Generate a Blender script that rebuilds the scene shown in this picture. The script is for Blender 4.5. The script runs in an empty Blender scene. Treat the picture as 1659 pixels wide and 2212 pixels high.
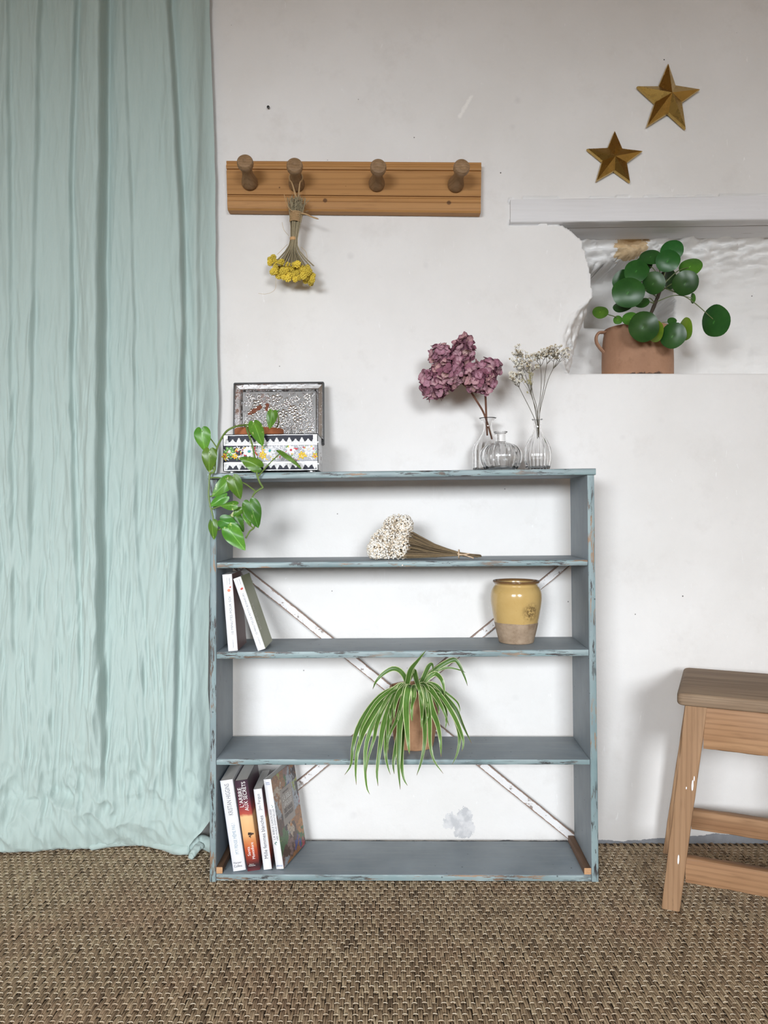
import bpy, bmesh, math, random
import numpy as np
from mathutils import Vector, Matrix
R = math.radians
random.seed(7)
RNG = np.random.default_rng(11)
sc = bpy.context.scene
COL = sc.collection

# ------------------------------------------------------------------ camera, world, lights, exposure
F = 1661.0            # focal length in pixels of the 1659 x 2212 frame
CX, CY = 829.5, 1106.0
ZC = 0.8274           # camera height
cam_d = bpy.data.cameras.new('camera')
cam_d.sensor_fit = 'VERTICAL'
cam_d.sensor_height = 36.0
cam_d.lens = 36.0 * F / 2212.0
cam_d.clip_start = 0.02
cam = bpy.data.objects.new('camera', cam_d)
cam.location = (0, 0, ZC)
cam.rotation_euler = (R(90), 0, 0)
COL.objects.link(cam)
sc.camera = cam

world = bpy.data.worlds.new('room_light')
sc.world = world
world.use_nodes = True
wb = world.node_tree.nodes['Background']
wb.inputs[0].default_value = (0.92, 0.96, 1.0, 1)
wb.inputs[1].default_value = 0.55


def area(name, loc, target, sx, sy, power, color, spread=180):
    l = bpy.data.lights.new(name, 'AREA')
    l.shape = 'RECTANGLE'
    l.size, l.size_y = sx, sy
    l.energy = power
    l.color = color
    l.spread = R(spread)
    o = bpy.data.objects.new(name, l)
    o.location = loc
    o.rotation_euler = (Vector(target) - Vector(loc)).to_track_quat('-Z', 'Y').to_euler()
    COL.objects.link(o)
    return o


# bright sky outside the two windows behind the camera
SKY = (0.90, 0.95, 1.0)
area('sky_light', (-1.9, -4.2, 1.86), (-0.9, 1.9, 0.9), 3.2, 1.25, 278, SKY, 120)
area('sky_light', (1.0, -4.2, 1.86), (0.6, 1.9, 0.9), 2.6, 1.25, 207, SKY, 120)

sc.view_settings.view_transform = 'Standard'
sc.view_settings.look = 'None'
sc.view_settings.gamma = 1.0
sc.view_settings.use_curve_mapping = False
sc.view_settings.exposure = 0.0


# ------------------------------------------------------------------ helpers
def P(px, py, Y):
    """world point that stands at distance Y behind the camera's plane under that photograph pixel"""
    return np.array([(px - CX) * Y / F, Y, ZC - (py - CY) * Y / F])


def floorY(py):
    return ZC * F / (py - CY)


def zoomer(ox, oy, s):
    return lambda x, y, Y: P(ox + x / s, oy + y / s, Y)


def nrm(v):
    v = np.asarray(v, float)
    return v / (np.linalg.norm(v) + 1e-12)


def sstep(a, b, x):
    t = np.clip((np.asarray(x, float) - a) / (b - a), 0, 1)
    return t * t * (3 - 2 * t)


_tab = np.random.default_rng(3).random((256, 256))


def vn(x, y, seed=0):
    """smooth value noise, 0..1"""
    x = np.asarray(x, float) + seed * 17.31
    y = np.asarray(y, float) + seed * 9.17
    xi, yi = np.floor(x).astype(int), np.floor(y).astype(int)
    fx, fy = x - xi, y - yi
    fx, fy = fx * fx * (3 - 2 * fx), fy * fy * (3 - 2 * fy)
    g = lambda a, b: _tab[a & 255, b & 255]
    return (g(xi, yi) * (1 - fx) + g(xi + 1, yi) * fx) * (1 - fy) + (g(xi, yi + 1) * (1 - fx) + g(xi + 1, yi + 1) * fx) * fy


def catmull(pts, n):
    pts = [np.asarray(p, float) for p in pts]
    if len(pts) == 2:
        return [pts[0] + (pts[1] - pts[0]) * t for t in np.linspace(0, 1, n)]
    q = [2 * pts[0] - pts[1]] + pts + [2 * pts[-1] - pts[-2]]
    out = []
    m = len(pts) - 1
    for t in np.linspace(0, m, n):
        i = min(int(t), m - 1)
        u = t - i
        a, b, c, d = q[i], q[i + 1], q[i + 2], q[i + 3]
        out.append(0.5 * (2 * b + (c - a) * u + (2 * a - 5 * b + 4 * c - d) * u * u + (3 * b - a - 3 * c + d) * u ** 3))
    return out


def root_offset(o):
    v = Vector((0, 0, 0))
    while o is not None:
        v += o.location
        o = o.parent
    return np.array(v)


def mesh_obj(name, verts, faces, mats, parent=None, local=False, smooth=True, angle=40, uv=None, midx=None, col=None):
    verts = np.asarray(verts, float)
    if parent is not None and not local:
        verts = verts - root_offset(parent)
    me = bpy.data.meshes.new(name)
    me.from_pydata(verts.tolist(), [], faces)
    if not isinstance(mats, (list, tuple)):
        mats = [mats]
    for m in mats:
        me.materials.append(m)
    if midx is not None:
        me.polygons.foreach_set('material_index', np.asarray(midx, np.int32))
    if uv is not None:
        l = me.uv_layers.new(name='UVMap')
        idx = np.empty(len(me.loops), np.int32)
        me.loops.foreach_get('vertex_index', idx)
        l.data.foreach_set('uv', np.asarray(uv, float)[idx].ravel())
    if col is not None:
        a = me.attributes.new('tint', 'FLOAT', 'POINT')
        a.data.foreach_set('value', np.asarray(col, np.float32))
    me.polygons.foreach_set('use_smooth', [bool(smooth)] * len(me.polygons))
    me.update()
    if smooth and angle < 180:
        me.set_sharp_from_angle(angle=R(angle))
    o = bpy.data.objects.new(name, me)
    COL.objects.link(o)
    if parent is not None:
        o.parent = parent
    return o


_ico = {}


def ico(sub):
    if sub not in _ico:
        b = bmesh.new()
        bmesh.ops.create_icosphere(b, subdivisions=sub, radius=1)
        b.verts.ensure_lookup_table()
        _ico[sub] = (np.array([v.co[:] for v in b.verts]), [[v.index for v in f.verts] for f in b.faces])
        b.free()
    return _ico[sub]


class MB:
    def __init__(self):
        self.v, self.f, self.uv, self.m, self.c = [], [], [], [], []

    def add(self, verts, faces, uv=None, mi=0, c=0.0):
        k = len(self.v)
        self.v.extend([tuple(p) for p in verts])
        self.f.extend([[i + k for i in f] for f in faces])
        self.m.extend([mi] * len(faces))
        self.uv.extend(uv if uv is not None else [(0, 0)] * len(verts))
        self.c.extend([c] * len(verts))

    def hexa(self, a, b, mi=0):
        """a, b: end quads (4 points each)"""
        f = [[0, 1, 2, 3], [7, 6, 5, 4]] + [[i, i + 4, (i + 1) % 4 + 4, (i + 1) % 4] for i in range(4)]
        self.add(list(a) + list(b), f, mi=mi)

    def box(self, x0, x1, y0, y1, z0, z1, mi=0):
        self.hexa([(x0, y0, z0), (x0, y0, z1), (x0, y1, z1), (x0, y1, z0)], [(x1, y0, z0), (x1, y0, z1), (x1, y1, z1), (x1, y1, z0)], mi)

    def loft(self, rings, caps=True, closed=True, mi=0, uv=None, c=0.0):
        n = len(rings[0])
        vs = [p for r in rings for p in r]
        f = []
        for i in range(len(rings) - 1):
            for j in range(n if closed else n - 1):
                k = (j + 1) % n
                f.append([i * n + j, i * n + k, (i + 1) * n + k, (i + 1) * n + j])
        if caps and closed:
            f.append(list(range(n))[::-1])
            f.append([(len(rings) - 1) * n + j for j in range(n)])
        self.add(vs, f, uv, mi, c)

    def tube(self, pts, r, n=6, caps=True, mi=0, c=0.0):
        pts = [np.asarray(p, float) for p in pts]
        m = len(pts)
        rr = list(r) if hasattr(r, '__len__') else [r] * m
        rings = []
        up = None
        for i in range(m):
            t = nrm(pts[min(i + 1, m - 1)] - pts[max(i - 1, 0)])
            if up is None:
                up = np.cross(t, [0.3, 0.2, 0.9])
                if np.linalg.norm(up) < 1e-3:
                    up = np.cross(t, [1, 0, 0])
            up = nrm(up - t * np.dot(up, t))
            b = np.cross(t, up)
            rings.append([pts[i] + rr[i] * (math.cos(a) * up + math.sin(a) * b) for a in [2 * math.pi * j / n for j in range(n)]])
        self.loft(rings, caps, True, mi, c=c)

    def lathe(self, prof, n, o, axis=None, rib=None, caps=True, mi=0):
        """prof: (r, h) pairs from o along axis (default +Z)"""
        o = np.asarray(o, float)
        if axis is None:
            ax, e1, e2 = np.array([0, 0, 1.0]), np.array([1.0, 0, 0]), np.array([0, 1.0, 0])
        else:
            ax = nrm(axis)
            e1 = nrm(np.cross(ax, [0, 0, 1.0]))
            e2 = np.cross(ax, e1)
        rings = []
        for k, (r, h) in enumerate(prof):
            ring = []
            for j in range(n):
                a = 2 * math.pi * j / n
                q = r * (1 + (rib(a, h, k) if rib else 0))
                ring.append(o + ax * h + q * (math.cos(a) * e1 + math.sin(a) * e2))
            rings.append(ring)
        self.loft(rings, caps, True, mi)

    def ball(self, c, r, sub=1, sc3=(1, 1, 1), mi=0, col=0.0):
        v, f = ico(sub)
        self.add(v * np.array(sc3) * r + np.asarray(c, float), f, mi=mi, c=col)

    def dome(self, c, n, u, ru, rv, h, k=8, mi=0):
        """low relief ellipse on a plane: centre c, normal n, long axis u"""
        c, n, u = np.asarray(c, float), nrm(n), nrm(u)
        w = np.cross(n, u)
        rings = []
        for s, hh in ((1, 0), (0.75, 0.65), (0.4, 0.95)):
            rings.append([c + n * h * hh + s * (ru * math.cos(a) * u + rv * math.sin(a) * w) for a in [2 * math.pi * j / k for j in range(k)]])
        self.loft(rings, True, True, mi)

    def build(self, name, mats, parent=None, local=False, smooth=True, angle=40, **kw):
        return mesh_obj(name, self.v, self.f, mats, parent, local, smooth, angle, uv=self.uv, midx=self.m, col=self.c, **kw)


def thing(name, label, cat, loc=(0, 0, 0), rot=(0, 0, 0), group=None):
    o = bpy.data.objects.new(name, None)
    o.empty_display_size = 0.05
    o.location = loc
    o.rotation_euler = rot
    COL.objects.link(o)
    o['label'] = label
    o['category'] = cat
    if group:
        o['group'] = group
    return o


def tag(o, label, cat, group=None, kind=None):
    o['label'] = label
    o['category'] = cat
    if group:
        o['group'] = group
    if kind:
        o['kind'] = kind
    return o


def rquad(q, r, k=3):
    """rounded outline of a planar quad"""
    q = [np.asarray(p, float) for p in q]
    out = []
    for i in range(4):
        p, a, b = q[i], q[i - 1], q[(i + 1) % 4]
        s, e = p + nrm(a - p) * r, p + nrm(b - p) * r
        for t in np.linspace(0, 1, k):
            out.append((1 - t) ** 2 * s + 2 * t * (1 - t) * p + t * t * e)
    return out


def board(name, A, B, mats, parent, r=0.0025, n=20, jit=0.0005, local=False, front=True):
    """a sawn board lofted between two end quads (front-bottom, front-top, back-top, back-bottom) with soft, slightly uneven edges"""
    A, B = np.asarray(A, float), np.asarray(B, float)
    rings = []
    sd = random.random() * 90
    for i in range(n + 1):
        t = i / n
        q = A * (1 - t) + B * t
        ring = rquad(q, r)
        c = np.mean(ring, axis=0)
        ring = [p + nrm(p - c) * jit * 2 * (float(vn(t * n * 0.6 + sd, k * 3.1)) - 0.5) for k, p in enumerate(ring)]
        rings.append(ring)
    mb = MB()
    mb.loft(rings)
    v = np.array(mb.v)
    mi = []
    cen = v.mean(axis=0)
    for f in mb.f:
        p = v[f]
        nn = np.zeros(3)
        for i in range(len(f)):
            nn += np.cross(p[i], p[(i + 1) % len(f)])
        nn = nrm(nn)
        if np.dot(nn, p.mean(axis=0) - cen) < 0:
            nn = -nn
        mi.append(1 if (front and nn[1] < -0.6) else 0)
    mb.m = mi
    return mb.build(name, mats, parent, local, angle=50)


# ------------------------------------------------------------------ materials
class NT:
    def __init__(self, name, rough=0.6, metal=0.0, spec=0.5):
        self.m = bpy.data.materials.new(name)
        self.m.use_nodes = True
        self.t = self.m.node_tree
        self.b = self.t.nodes['Principled BSDF']
        self.b.inputs['Roughness'].default_value = rough
        self.b.inputs['Metallic'].default_value = metal
        self.b.inputs['Specular IOR Level'].default_value = spec

    def n(self, typ, **kw):
        x = self.t.nodes.new(typ)
        for k, v in kw.items():
            setattr(x, k, v)
        return x

    def put(self, s, v):
        if isinstance(v, bpy.types.NodeSocket):
            self.t.links.new(v, s)
        elif isinstance(v, (tuple, list)) and len(v) == 3 and s.type == 'RGBA':
            s.default_value = (*v, 1)
        else:
            s.default_value = v

    def co(self, kind='Object', scale=None, rot=None, loc=None):
        c = self.n('ShaderNodeTexCoord').outputs[kind]
        if scale is None and rot is None and loc is None:
            return c
        m = self.n('ShaderNodeMapping')
        self.put(m.inputs['Vector'], c)
        if scale is not None:
            m.inputs['Scale'].default_value = scale if hasattr(scale, '__len__') else (scale,) * 3
        if rot:
            m.inputs['Rotation'].default_value = rot
        if loc:
            m.inputs['Location'].default_value = loc
        return m.outputs[0]

    def noise(self, vec, scale, detail=4, rough=0.55, dist=0.0, color=False):
        x = self.n('ShaderNodeTexNoise')
        self.put(x.inputs['Vector'], vec)
        x.inputs['Scale'].default_value = scale
        x.inputs['Detail'].default_value = detail
        x.inputs['Roughness'].default_value = rough
        x.inputs['Distortion'].default_value = dist
        return x.outputs['Color' if color else 'Fac']

    def voro(self, vec, scale, feature='F1', out='Distance', rnd=1.0):
        x = self.n('ShaderNodeTexVoronoi', feature=feature)
        self.put(x.inputs['Vector'], vec)
        x.inputs['Scale'].default_value = scale
        x.inputs['Randomness'].default_value = rnd
        return x.outputs[out]

    def ramp(self, fac, stops, interp='LINEAR'):
        x = self.n('ShaderNodeValToRGB')
        x.color_ramp.interpolation = interp
        e = x.color_ramp.elements
        while len(e) < len(stops):
            e.new(0.5)
        for el, (p, c) in zip(e, stops):
            el.position = p
            el.color = (c, c, c, 1) if not hasattr(c, '__len__') else (*c, 1)
        self.put(x.inputs[0], fac)
        return x.outputs[0]

    def mix(self, a, b, fac, blend='MIX'):
        x = self.n('ShaderNodeMix', data_type='RGBA', blend_type=blend)
        self.put(x.inputs[0], fac)
        self.put(x.inputs[6], a)
        self.put(x.inputs[7], b)
        return x.outputs[2]

    def math(self, op, a, b=0.0, c=0.0, clamp=False):
        x = self.n('ShaderNodeMath', operation=op, use_clamp=clamp)
        self.put(x.inputs[0], a)
        self.put(x.inputs[1], b)
        self.put(x.inputs[2], c)
        return x.outputs[0]

    def sep(self, vec):
        x = self.n('ShaderNodeSeparateXYZ')
        self.put(x.inputs[0], vec)
        return x.outputs

    def near(self, vec, p):
        x = self.n('ShaderNodeVectorMath', operation='DISTANCE')
        self.put(x.inputs[0], vec)
        x.inputs[1].default_value = tuple(float(i) for i in p)
        return x.outputs['Value']

    def attr(self, name='tint'):
        return self.n('ShaderNodeAttribute', attribute_name=name).outputs['Fac']

    def rnd(self):
        return self.n('ShaderNodeObjectInfo').outputs['Random']

    def color(self, c):
        self.put(self.b.inputs['Base Color'], c)
        return self

    def bump(self, h, strength=0.3, dist=0.002):
        x = self.n('ShaderNodeBump')
        x.inputs['Strength'].default_value = strength
        x.inputs['Distance'].default_value = dist
        self.put(x.inputs['Height'], h)
        self.put(self.b.inputs['Normal'], x.outputs[0])
        return self

    def rough(self, r):
        self.put(self.b.inputs['Roughness'], r)
        return self


def plain(name, c, rough=0.6, metal=0.0, spec=0.5, vary=0.12, scale=60):
    t = NT(name, rough, metal, spec)
    n = t.noise(t.co(), scale, 3)
    t.color(t.mix(tuple(x * (1 - vary) for x in c), tuple(min(1, x * (1 + vary)) for x in c), n))
    return t.m


def m_plaster():
    t = NT('lime_plaster', 0.85, spec=0.25)
    o = t.co()
    big = t.noise(o, 2.3, 5, 0.6)
    c = t.mix((0.71, 0.69, 0.665), (0.80, 0.785, 0.77), t.ramp(big, [(0.3, 0), (0.7, 1)]))
    blot = t.ramp(t.noise(o, 9, 6, 0.7), [(0.55, 0), (0.72, 1)])
    c = t.mix(c, (0.62, 0.59, 0.56), t.math('MULTIPLY', blot, 0.30))
    # grey bruises
    bru = t.ramp(t.voro(o, 11), [(0.05, 1), (0.13, 0)])
    c = t.mix(c, (0.50, 0.48, 0.48), t.math('MULTIPLY', bru, t.math('MULTIPLY', t.ramp(t.noise(o, 3.1, 2), [(0.5, 0), (0.6, 0.45)]), t.noise(o, 60, 3))))
    # dark pin holes
    pin = t.ramp(t.voro(o, 13), [(0.014, 1), (0.028, 0)])
    c = t.mix(c, (0.03, 0.025, 0.02), t.math('MULTIPLY', pin, t.ramp(t.noise(o, 4.7, 1), [(0.44, 0), (0.47, 1)])))
    # pale scrapes
    scr = t.ramp(t.noise(t.co('Object', (14, 14, 3), (0, R(24), 0)), 7, 3, 0.6, 1.2), [(0.70, 0), (0.73, 1)])
    c = t.mix(c, (0.86, 0.85, 0.84), t.math('MULTIPLY', scr, 0.7))
    # torn paint along the floor: bare grey render below
    s = t.sep(o)
    edge = t.math('MULTIPLY_ADD', t.ramp(s[0], [(0.62, 0.0), (0.85, 0.022)]), 0.8, t.math('MULTIPLY_ADD', t.noise(o, 14, 5, 0.7), 0.022, -0.008))
    low = t.math('LESS_THAN', s[2], edge)
    gn = t.noise(o, 55, 4)
    c = t.mix(c, t.mix((0.20, 0.21, 0.23), (0.33, 0.34, 0.36), gn), low)
    # flaked patches
    for p, r in ((P(1000, 1786, 1.925), 0.030), (P(975, 1775, 1.925), 0.012), (P(1003, 1765, 1.925), 0.014)):
        d = t.math('MULTIPLY_ADD', t.noise(o, 60, 4, 0.7), -0.035, t.near(o, p))
        c = t.mix(c, t.mix((0.50, 0.50, 0.51), (0.64, 0.63, 0.63), t.ramp(t.noise(o, 42, 4), [(0.42, 0), (0.58, 1)])), t.ramp(t.math('DIVIDE', d, r), [(0.3, 1), (0.36, 0)]))
    # long pale scuff high on the wall
    pa, pb_ = P(987, 262, 1.925), P(1022, 200, 1.925)
    sub = t.n('ShaderNodeVectorMath', operation='SUBTRACT')
    t.put(sub.inputs[0], o)
    sub.inputs[1].default_value = tuple((pa + pb_) / 2)
    ax = nrm(pb_ - pa)

    def along(v):
        x = t.n('ShaderNodeVectorMath', operation='DOT_PRODUCT')
        t.put(x.inputs[0], sub.outputs[0])
        x.inputs[1].default_value = tuple(float(i) for i in v)
        return t.math('ABSOLUTE', x.outputs['Value'])
    nz = t.noise(o, 130, 4, 0.7)
    m1 = t.ramp(t.math('MULTIPLY_ADD', nz, 0.030, along(ax)), [(0.044, 1), (0.052, 0)])
    m2 = t.ramp(t.math('MULTIPLY_ADD', nz, 0.012, along((-ax[2], 0, ax[0]))), [(0.0095, 1), (0.0115, 0)])
    c = t.mix(c, (0.87, 0.85, 0.82), t.math('MULTIPLY', t.math('MULTIPLY', m1, m2), 0.9))
    # bare ochre stone inside the niche
    d = t.math('MULTIPLY_ADD', t.noise(o, 45, 4, 0.7), -0.09, t.near(o, P(1362, 536, 2.07)))
    c = t.mix(c, t.mix((0.42, 0.27, 0.13), (0.70, 0.55, 0.36), t.noise(o, 90, 4)), t.ramp(t.math('DIVIDE', d, 0.03), [(-0.35, 1), (-0.2, 0)]))
    t.color(c)
    h = t.math('ADD', t.math('MULTIPLY', t.noise(o, 10, 6, 0.6), 1.0), t.math('MULTIPLY', t.noise(o, 120, 3), 0.10))
    h = t.math('SUBTRACT', h, t.math('MULTIPLY', low, 0.2))
    t.bump(h, 0.35, 0.012)
    return t.m


def m_white_beam():
    t = NT('white_painted_wood', 0.55)
    o = t.co()
    g = t.noise(t.co('Object', (3, 40, 60)), 3, 5)
    c = t.mix((0.66, 0.65, 0.65), (0.76, 0.75, 0.76), g)
    ck = t.ramp(t.noise(t.co('Object', (5, 60, 110)), 1.6, 5, 0.7), [(0.68, 0), (0.71, 1)])
    c = t.mix(c, (0.22, 0.17, 0.14), t.math('MULTIPLY', ck, 0.8))
    t.color(c)
    t.bump(g, 0.2, 0.002)
    return t.m


def m_paint(axis, edge):
    """old blue-grey paint on boards, worn through at places; the board edges were painted a brighter turquoise"""
    t = NT('worn_blue_paint_' + ('edge' if edge else 'face'), 0.5 if not edge else 0.45)
    st = {'x': (4, 34, 34), 'z': (34, 34, 4), 'y': (34, 4, 34)}[axis]
    v = t.co('Object', st)
    o = t.co()
    g = t.noise(v, 2.2, 5, 0.6)
    big = t.noise(o, 7, 4)
    if edge:
        c = t.mix((0.175, 0.235, 0.25), (0.285, 0.35, 0.36), t.ramp(big, [(0.35, 0), (0.65, 1)]))
        c = t.mix(c, (0.19, 0.295, 0.30), t.ramp(g, [(0.4, 0), (0.75, 0.7)]))
        th = 0.545
    else:
        c = t.mix((0.165, 0.20, 0.225), (0.25, 0.29, 0.32), t.ramp(big, [(0.3, 0), (0.7, 1)]))
        c = t.mix(c, (0.27, 0.30, 0.31), t.ramp(g, [(0.45, 0), (0.8, 0.6)]))
        th = 0.66
    chip = t.ramp(t.noise(v, 4.2, 6, 0.72), [(th, 0), (th + 0.02, 1)])
    gate = t.ramp(t.noise(o, 5.5, 3), [(0.36, 0.0), (0.5, 1)])
    cc = t.mix((0.045, 0.04, 0.04), (0.30, 0.19, 0.115), t.ramp(t.noise(o, 9, 2), [(0.47, 0), (0.60, 1)]))
    c = t.mix(c, cc, t.math('MULTIPLY', chip, gate))
    pale = t.ramp(t.noise(t.co('Object', st, loc=(3, 1, 2)), 5.5, 6, 0.7), [(0.66, 0), (0.69, 1)])
    c = t.mix(c, (0.42, 0.49, 0.51), t.math('MULTIPLY', pale, 0.7 if edge else 0.25))
    dots = t.ramp(t.voro(o, 42), [(0.05, 1), (0.10, 0)])
    c = t.mix(c, (0.03, 0.045, 0.05), t.math('MULTIPLY', dots, t.ramp(t.noise(o, 8, 2), [(0.5, 0), (0.56, 0.9)])))
    t.color(c)
    t.bump(t.math('SUBTRACT', g, t.math('MULTIPLY', chip, gate)), 0.35, 0.0012)
    return t.m


def m_brace():
    t = NT('flaking_white_paint', 0.6)
    v = t.co('UV', (1, 1, 1))
    s = t.sep(v)
    o = t.co()
    n = t.noise(o, 70, 5, 0.7)
    edge = t.math('MULTIPLY_ADD', n, 0.26, t.math('ABSOLUTE', t.math('SUBTRACT', s[0], 0.5)))
    c = t.mix((0.80, 0.79, 0.79), (0.70, 0.68, 0.67), t.noise(o, 25, 3))
    fl = t.ramp(t.noise(o, 38, 6, 0.75), [(0.57, 0), (0.60, 1)])
    c = t.mix(c, (0.19, 0.13, 0.10), t.math('MULTIPLY', fl, 0.85))
    c = t.mix(c, (0.25, 0.165, 0.125), t.ramp(edge, [(0.50, 0), (0.53, 1)]))
    t.color(c)
    return t.m


def m_wood(name, c0, c1, dark, axis='x', knots=(), rough=0.55, spots=0.0, sc=1.0):
    t = NT(name, rough, spec=0.22)
    st = {'x': (1.2, 14, 14), 'z': (14, 14, 1.2), 'y': (14, 1.2, 14)}[axis]
    o = t.co()
    w = t.noise(t.co('Object', tuple(sc * a for a in st)), 3.2, 5, 0.6, 0.6)
    x = t.n('ShaderNodeTexWave', wave_type='BANDS', bands_direction={'x': 'Z', 'z': 'X', 'y': 'Z'}[axis])
    t.put(x.inputs['Vector'], t.co('Object', tuple({True: a * 0.12, False: a * 0.5}[a < 2] * sc for a in st)))
    x.inputs['Scale'].default_value = 7
    x.inputs['Distortion'].default_value = 5
    x.inputs['Detail'].default_value = 3
    x.inputs['Detail Scale'].default_value = 1.2
    c = t.mix(c0, c1, t.ramp(w, [(0.3, 0), (0.7, 1)]))
    c = t.mix(c, dark, t.math('MULTIPLY', t.ramp(x.outputs['Fac'], [(0.55, 0), (0.95, 1)]), 0.26))
    fine = t.noise(t.co('Object', tuple(sc * a * 6 for a in st)), 3, 3)
    c = t.mix(c, dark, t.math('MULTIPLY', t.ramp(fine, [(0.58, 0), (0.75, 1)]), 0.35))
    if spots:
        sp = t.ramp(t.noise(t.co('Object', tuple(sc * a * 2.2 for a in st), loc=(2, 5, 1)), 3, 5, 0.7), [(0.66, 0), (0.70, 1)])
        c = t.mix(c, tuple(0.35 * a for a in dark), t.math('MULTIPLY', sp, spots))
    for p, r in knots:
        d = t.math('DIVIDE', t.math('MULTIPLY_ADD', t.noise(o, 80, 2), 0.004, t.near(o, p)), r)
        c = t.mix(c, tuple(0.45 * a for a in dark), t.ramp(d, [(0.7, 0.85), (1.2, 0)]))
        c = t.mix(c, dark, t.ramp(d, [(1.3, 0), (1.6, 0.35), (2.2, 0)]))
    t.color(c)
    t.bump(fine, 0.25, 0.0008)
    return t.m


def m_linen():
    t = NT('sage_linen', 0.9, spec=0.15)
    o = t.co()
    n = t.noise(t.co('Object', (30, 30, 3)), 3, 4)
    c = t.mix((0.395, 0.492, 0.462), (0.468, 0.563, 0.535), n)
    th = t.noise(t.co('Object', (900, 900, 60)), 1, 2)
    c = t.mix(c, (0.36, 0.45, 0.43), t.math('MULTIPLY', th, 0.35))
    t.color(c)
    t.bump(t.math('ADD', t.math('MULTIPLY', t.noise(t.co('Object', (60, 60, 9)), 2.2, 5, 0.6), 1.0), t.math('MULTIPLY', th, 0.08)), 0.35, 0.004)
    t.b.inputs['Sheen Weight'].default_value = 0.15
    return t.m


def m_seagrass():
    t = NT('seagrass_cord', 0.75, spec=0.25)
    a = t.attr()
    o = t.co()
    c = t.ramp(a, [(0.0, (0.16, 0.112, 0.07)), (0.2, (0.32, 0.23, 0.143)), (0.45, (0.46, 0.335, 0.21)), (0.62, (0.55, 0.42, 0.27)), (0.80, (0.61, 0.485, 0.32)), (0.82, (0.66, 0.56, 0.41)), (1, (0.82, 0.73, 0.58))])
    n = t.noise(t.co('Object', (900, 160, 900)), 1, 3)
    c = t.mix(c, (0.15, 0.105, 0.065), t.ramp(n, [(0.42, 0.5), (0.62, 0)]))
    big = t.noise(o, 4.5, 3)
    c = t.mix(c, (0.40, 0.245, 0.16), t.ramp(big, [(0.5, 0), (0.75, 0.45)]))
    t.color(c)
    t.bump(n, 0.5, 0.001)
    return t.m


def m_brass():
    t = NT('aged_brass', 0.33, 1.0)
    o = t.co()
    n = t.noise(o, 30, 5, 0.65)
    t.color(t.mix((0.36, 0.23, 0.065), (0.62, 0.42, 0.13), n))
    t.rough(t.ramp(n, [(0.3, 0.34), (0.7, 0.2)]))
    return t.m


def m_terracotta(name, c0, c1, sooty=0.0):
    t = NT(name, 0.75, spec=0.3)
    o = t.co()
    n = t.noise(o, 16, 5, 0.65)
    c = t.mix(c0, c1, t.ramp(n, [(0.3, 0), (0.7, 1)]))
    c = t.mix(c, tuple(0.8 * x for x in c0), t.ramp(t.noise(o, 70, 4), [(0.55, 0), (0.75, 0.5)]))
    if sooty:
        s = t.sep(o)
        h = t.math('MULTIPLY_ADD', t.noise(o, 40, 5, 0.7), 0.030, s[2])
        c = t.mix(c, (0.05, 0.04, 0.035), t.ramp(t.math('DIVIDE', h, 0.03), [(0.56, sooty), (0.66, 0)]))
    t.color(c)
    t.bump(t.noise(o, 90, 4), 0.15, 0.001)
    return t.m


def m_glaze():
    t = NT('yellow_glaze_over_bare_clay', 0.18)
    o = t.co()
    s = t.sep(o)
    n = t.noise(o, 26, 5, 0.65)
    g = t.mix((0.46, 0.30, 0.10), (0.57, 0.40, 0.165), n)
    g = t.mix(g, (0.40, 0.22, 0.05), t.ramp(t.noise(o, 60, 5, 0.7), [(0.60, 0), (0.75, 0.6)]))
    # rim worn to brown
    rim = t.ramp(t.math('MULTIPLY_ADD', n, 0.004, s[2]), [(0.1425, 0), (0.1445, 1)])
    g = t.mix(g, (0.16, 0.085, 0.035), rim)
    # kiln scar
    near = t.ramp(t.near(o, (0.026, -0.051, 0.076)), [(0.008, 1), (0.026, 0)])
    sc_ = t.math('MULTIPLY', near, t.ramp(t.noise(o, 130, 5, 0.75), [(0.42, 0), (0.58, 1)]))
    g = t.mix(g, (0.10, 0.06, 0.025), t.math('MULTIPLY', sc_, 0.95))
    clay = t.mix((0.24, 0.165, 0.105), (0.40, 0.30, 0.21), t.ramp(t.noise(o, 38, 6, 0.7), [(0.35, 0), (0.65, 1)]))
    cut = t.math('GREATER_THAN', t.math('MULTIPLY_ADD', t.noise(o, 18, 3), 0.006, s[2]), 0.0515)
    t.color(t.mix(clay, g, cut))
    t.rough(t.math('MULTIPLY_ADD', cut, -0.5, 0.68))
    t.bump(t.noise(o, 30, 4), 0.12, 0.002)
    return t.m


def m_glass():
    t = NT('clear_glass', 0.0)
    t.color((1.0, 1.0, 1.0))
    t.b.inputs['Transmission Weight'].default_value = 1.0
    t.b.inputs['IOR'].default_value = 1.45
    return t.m


def m_tin(name, rust=0.0):
    t = NT(name, 0.3, 1.0)
    o = t.co()
    n = t.noise(o, 60, 5, 0.7)
    c = t.mix((0.50, 0.50, 0.505), (0.72, 0.72, 0.73), n)
    rf = None
    if rust:
        rf = t.ramp(t.noise(o, 22, 6, 0.75), [(0.60, 0), (0.64, 1)])
        sp = t.ramp(t.voro(o, 170), [(0.18, 1), (0.26, 0)])
        sp = t.math('MULTIPLY', sp, t.ramp(t.noise(o, 18, 2), [(0.45, 0), (0.55, 1)]))
        rf = t.math('MULTIPLY', t.math('MAXIMUM', rf, t.math('MULTIPLY', sp, 0.8)), rust)
        c = t.mix(c, (0.17, 0.075, 0.04), rf)
        t.put(t.b.inputs['Metallic'], t.math('SUBTRACT', 1.0, rf))
        t.rough(t.math('MULTIPLY_ADD', rf, 0.5, 0.22))
    t.color(c)
    t.bump(t.noise(o, 140, 4), 0.25, 0.001)
    return t.m


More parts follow.
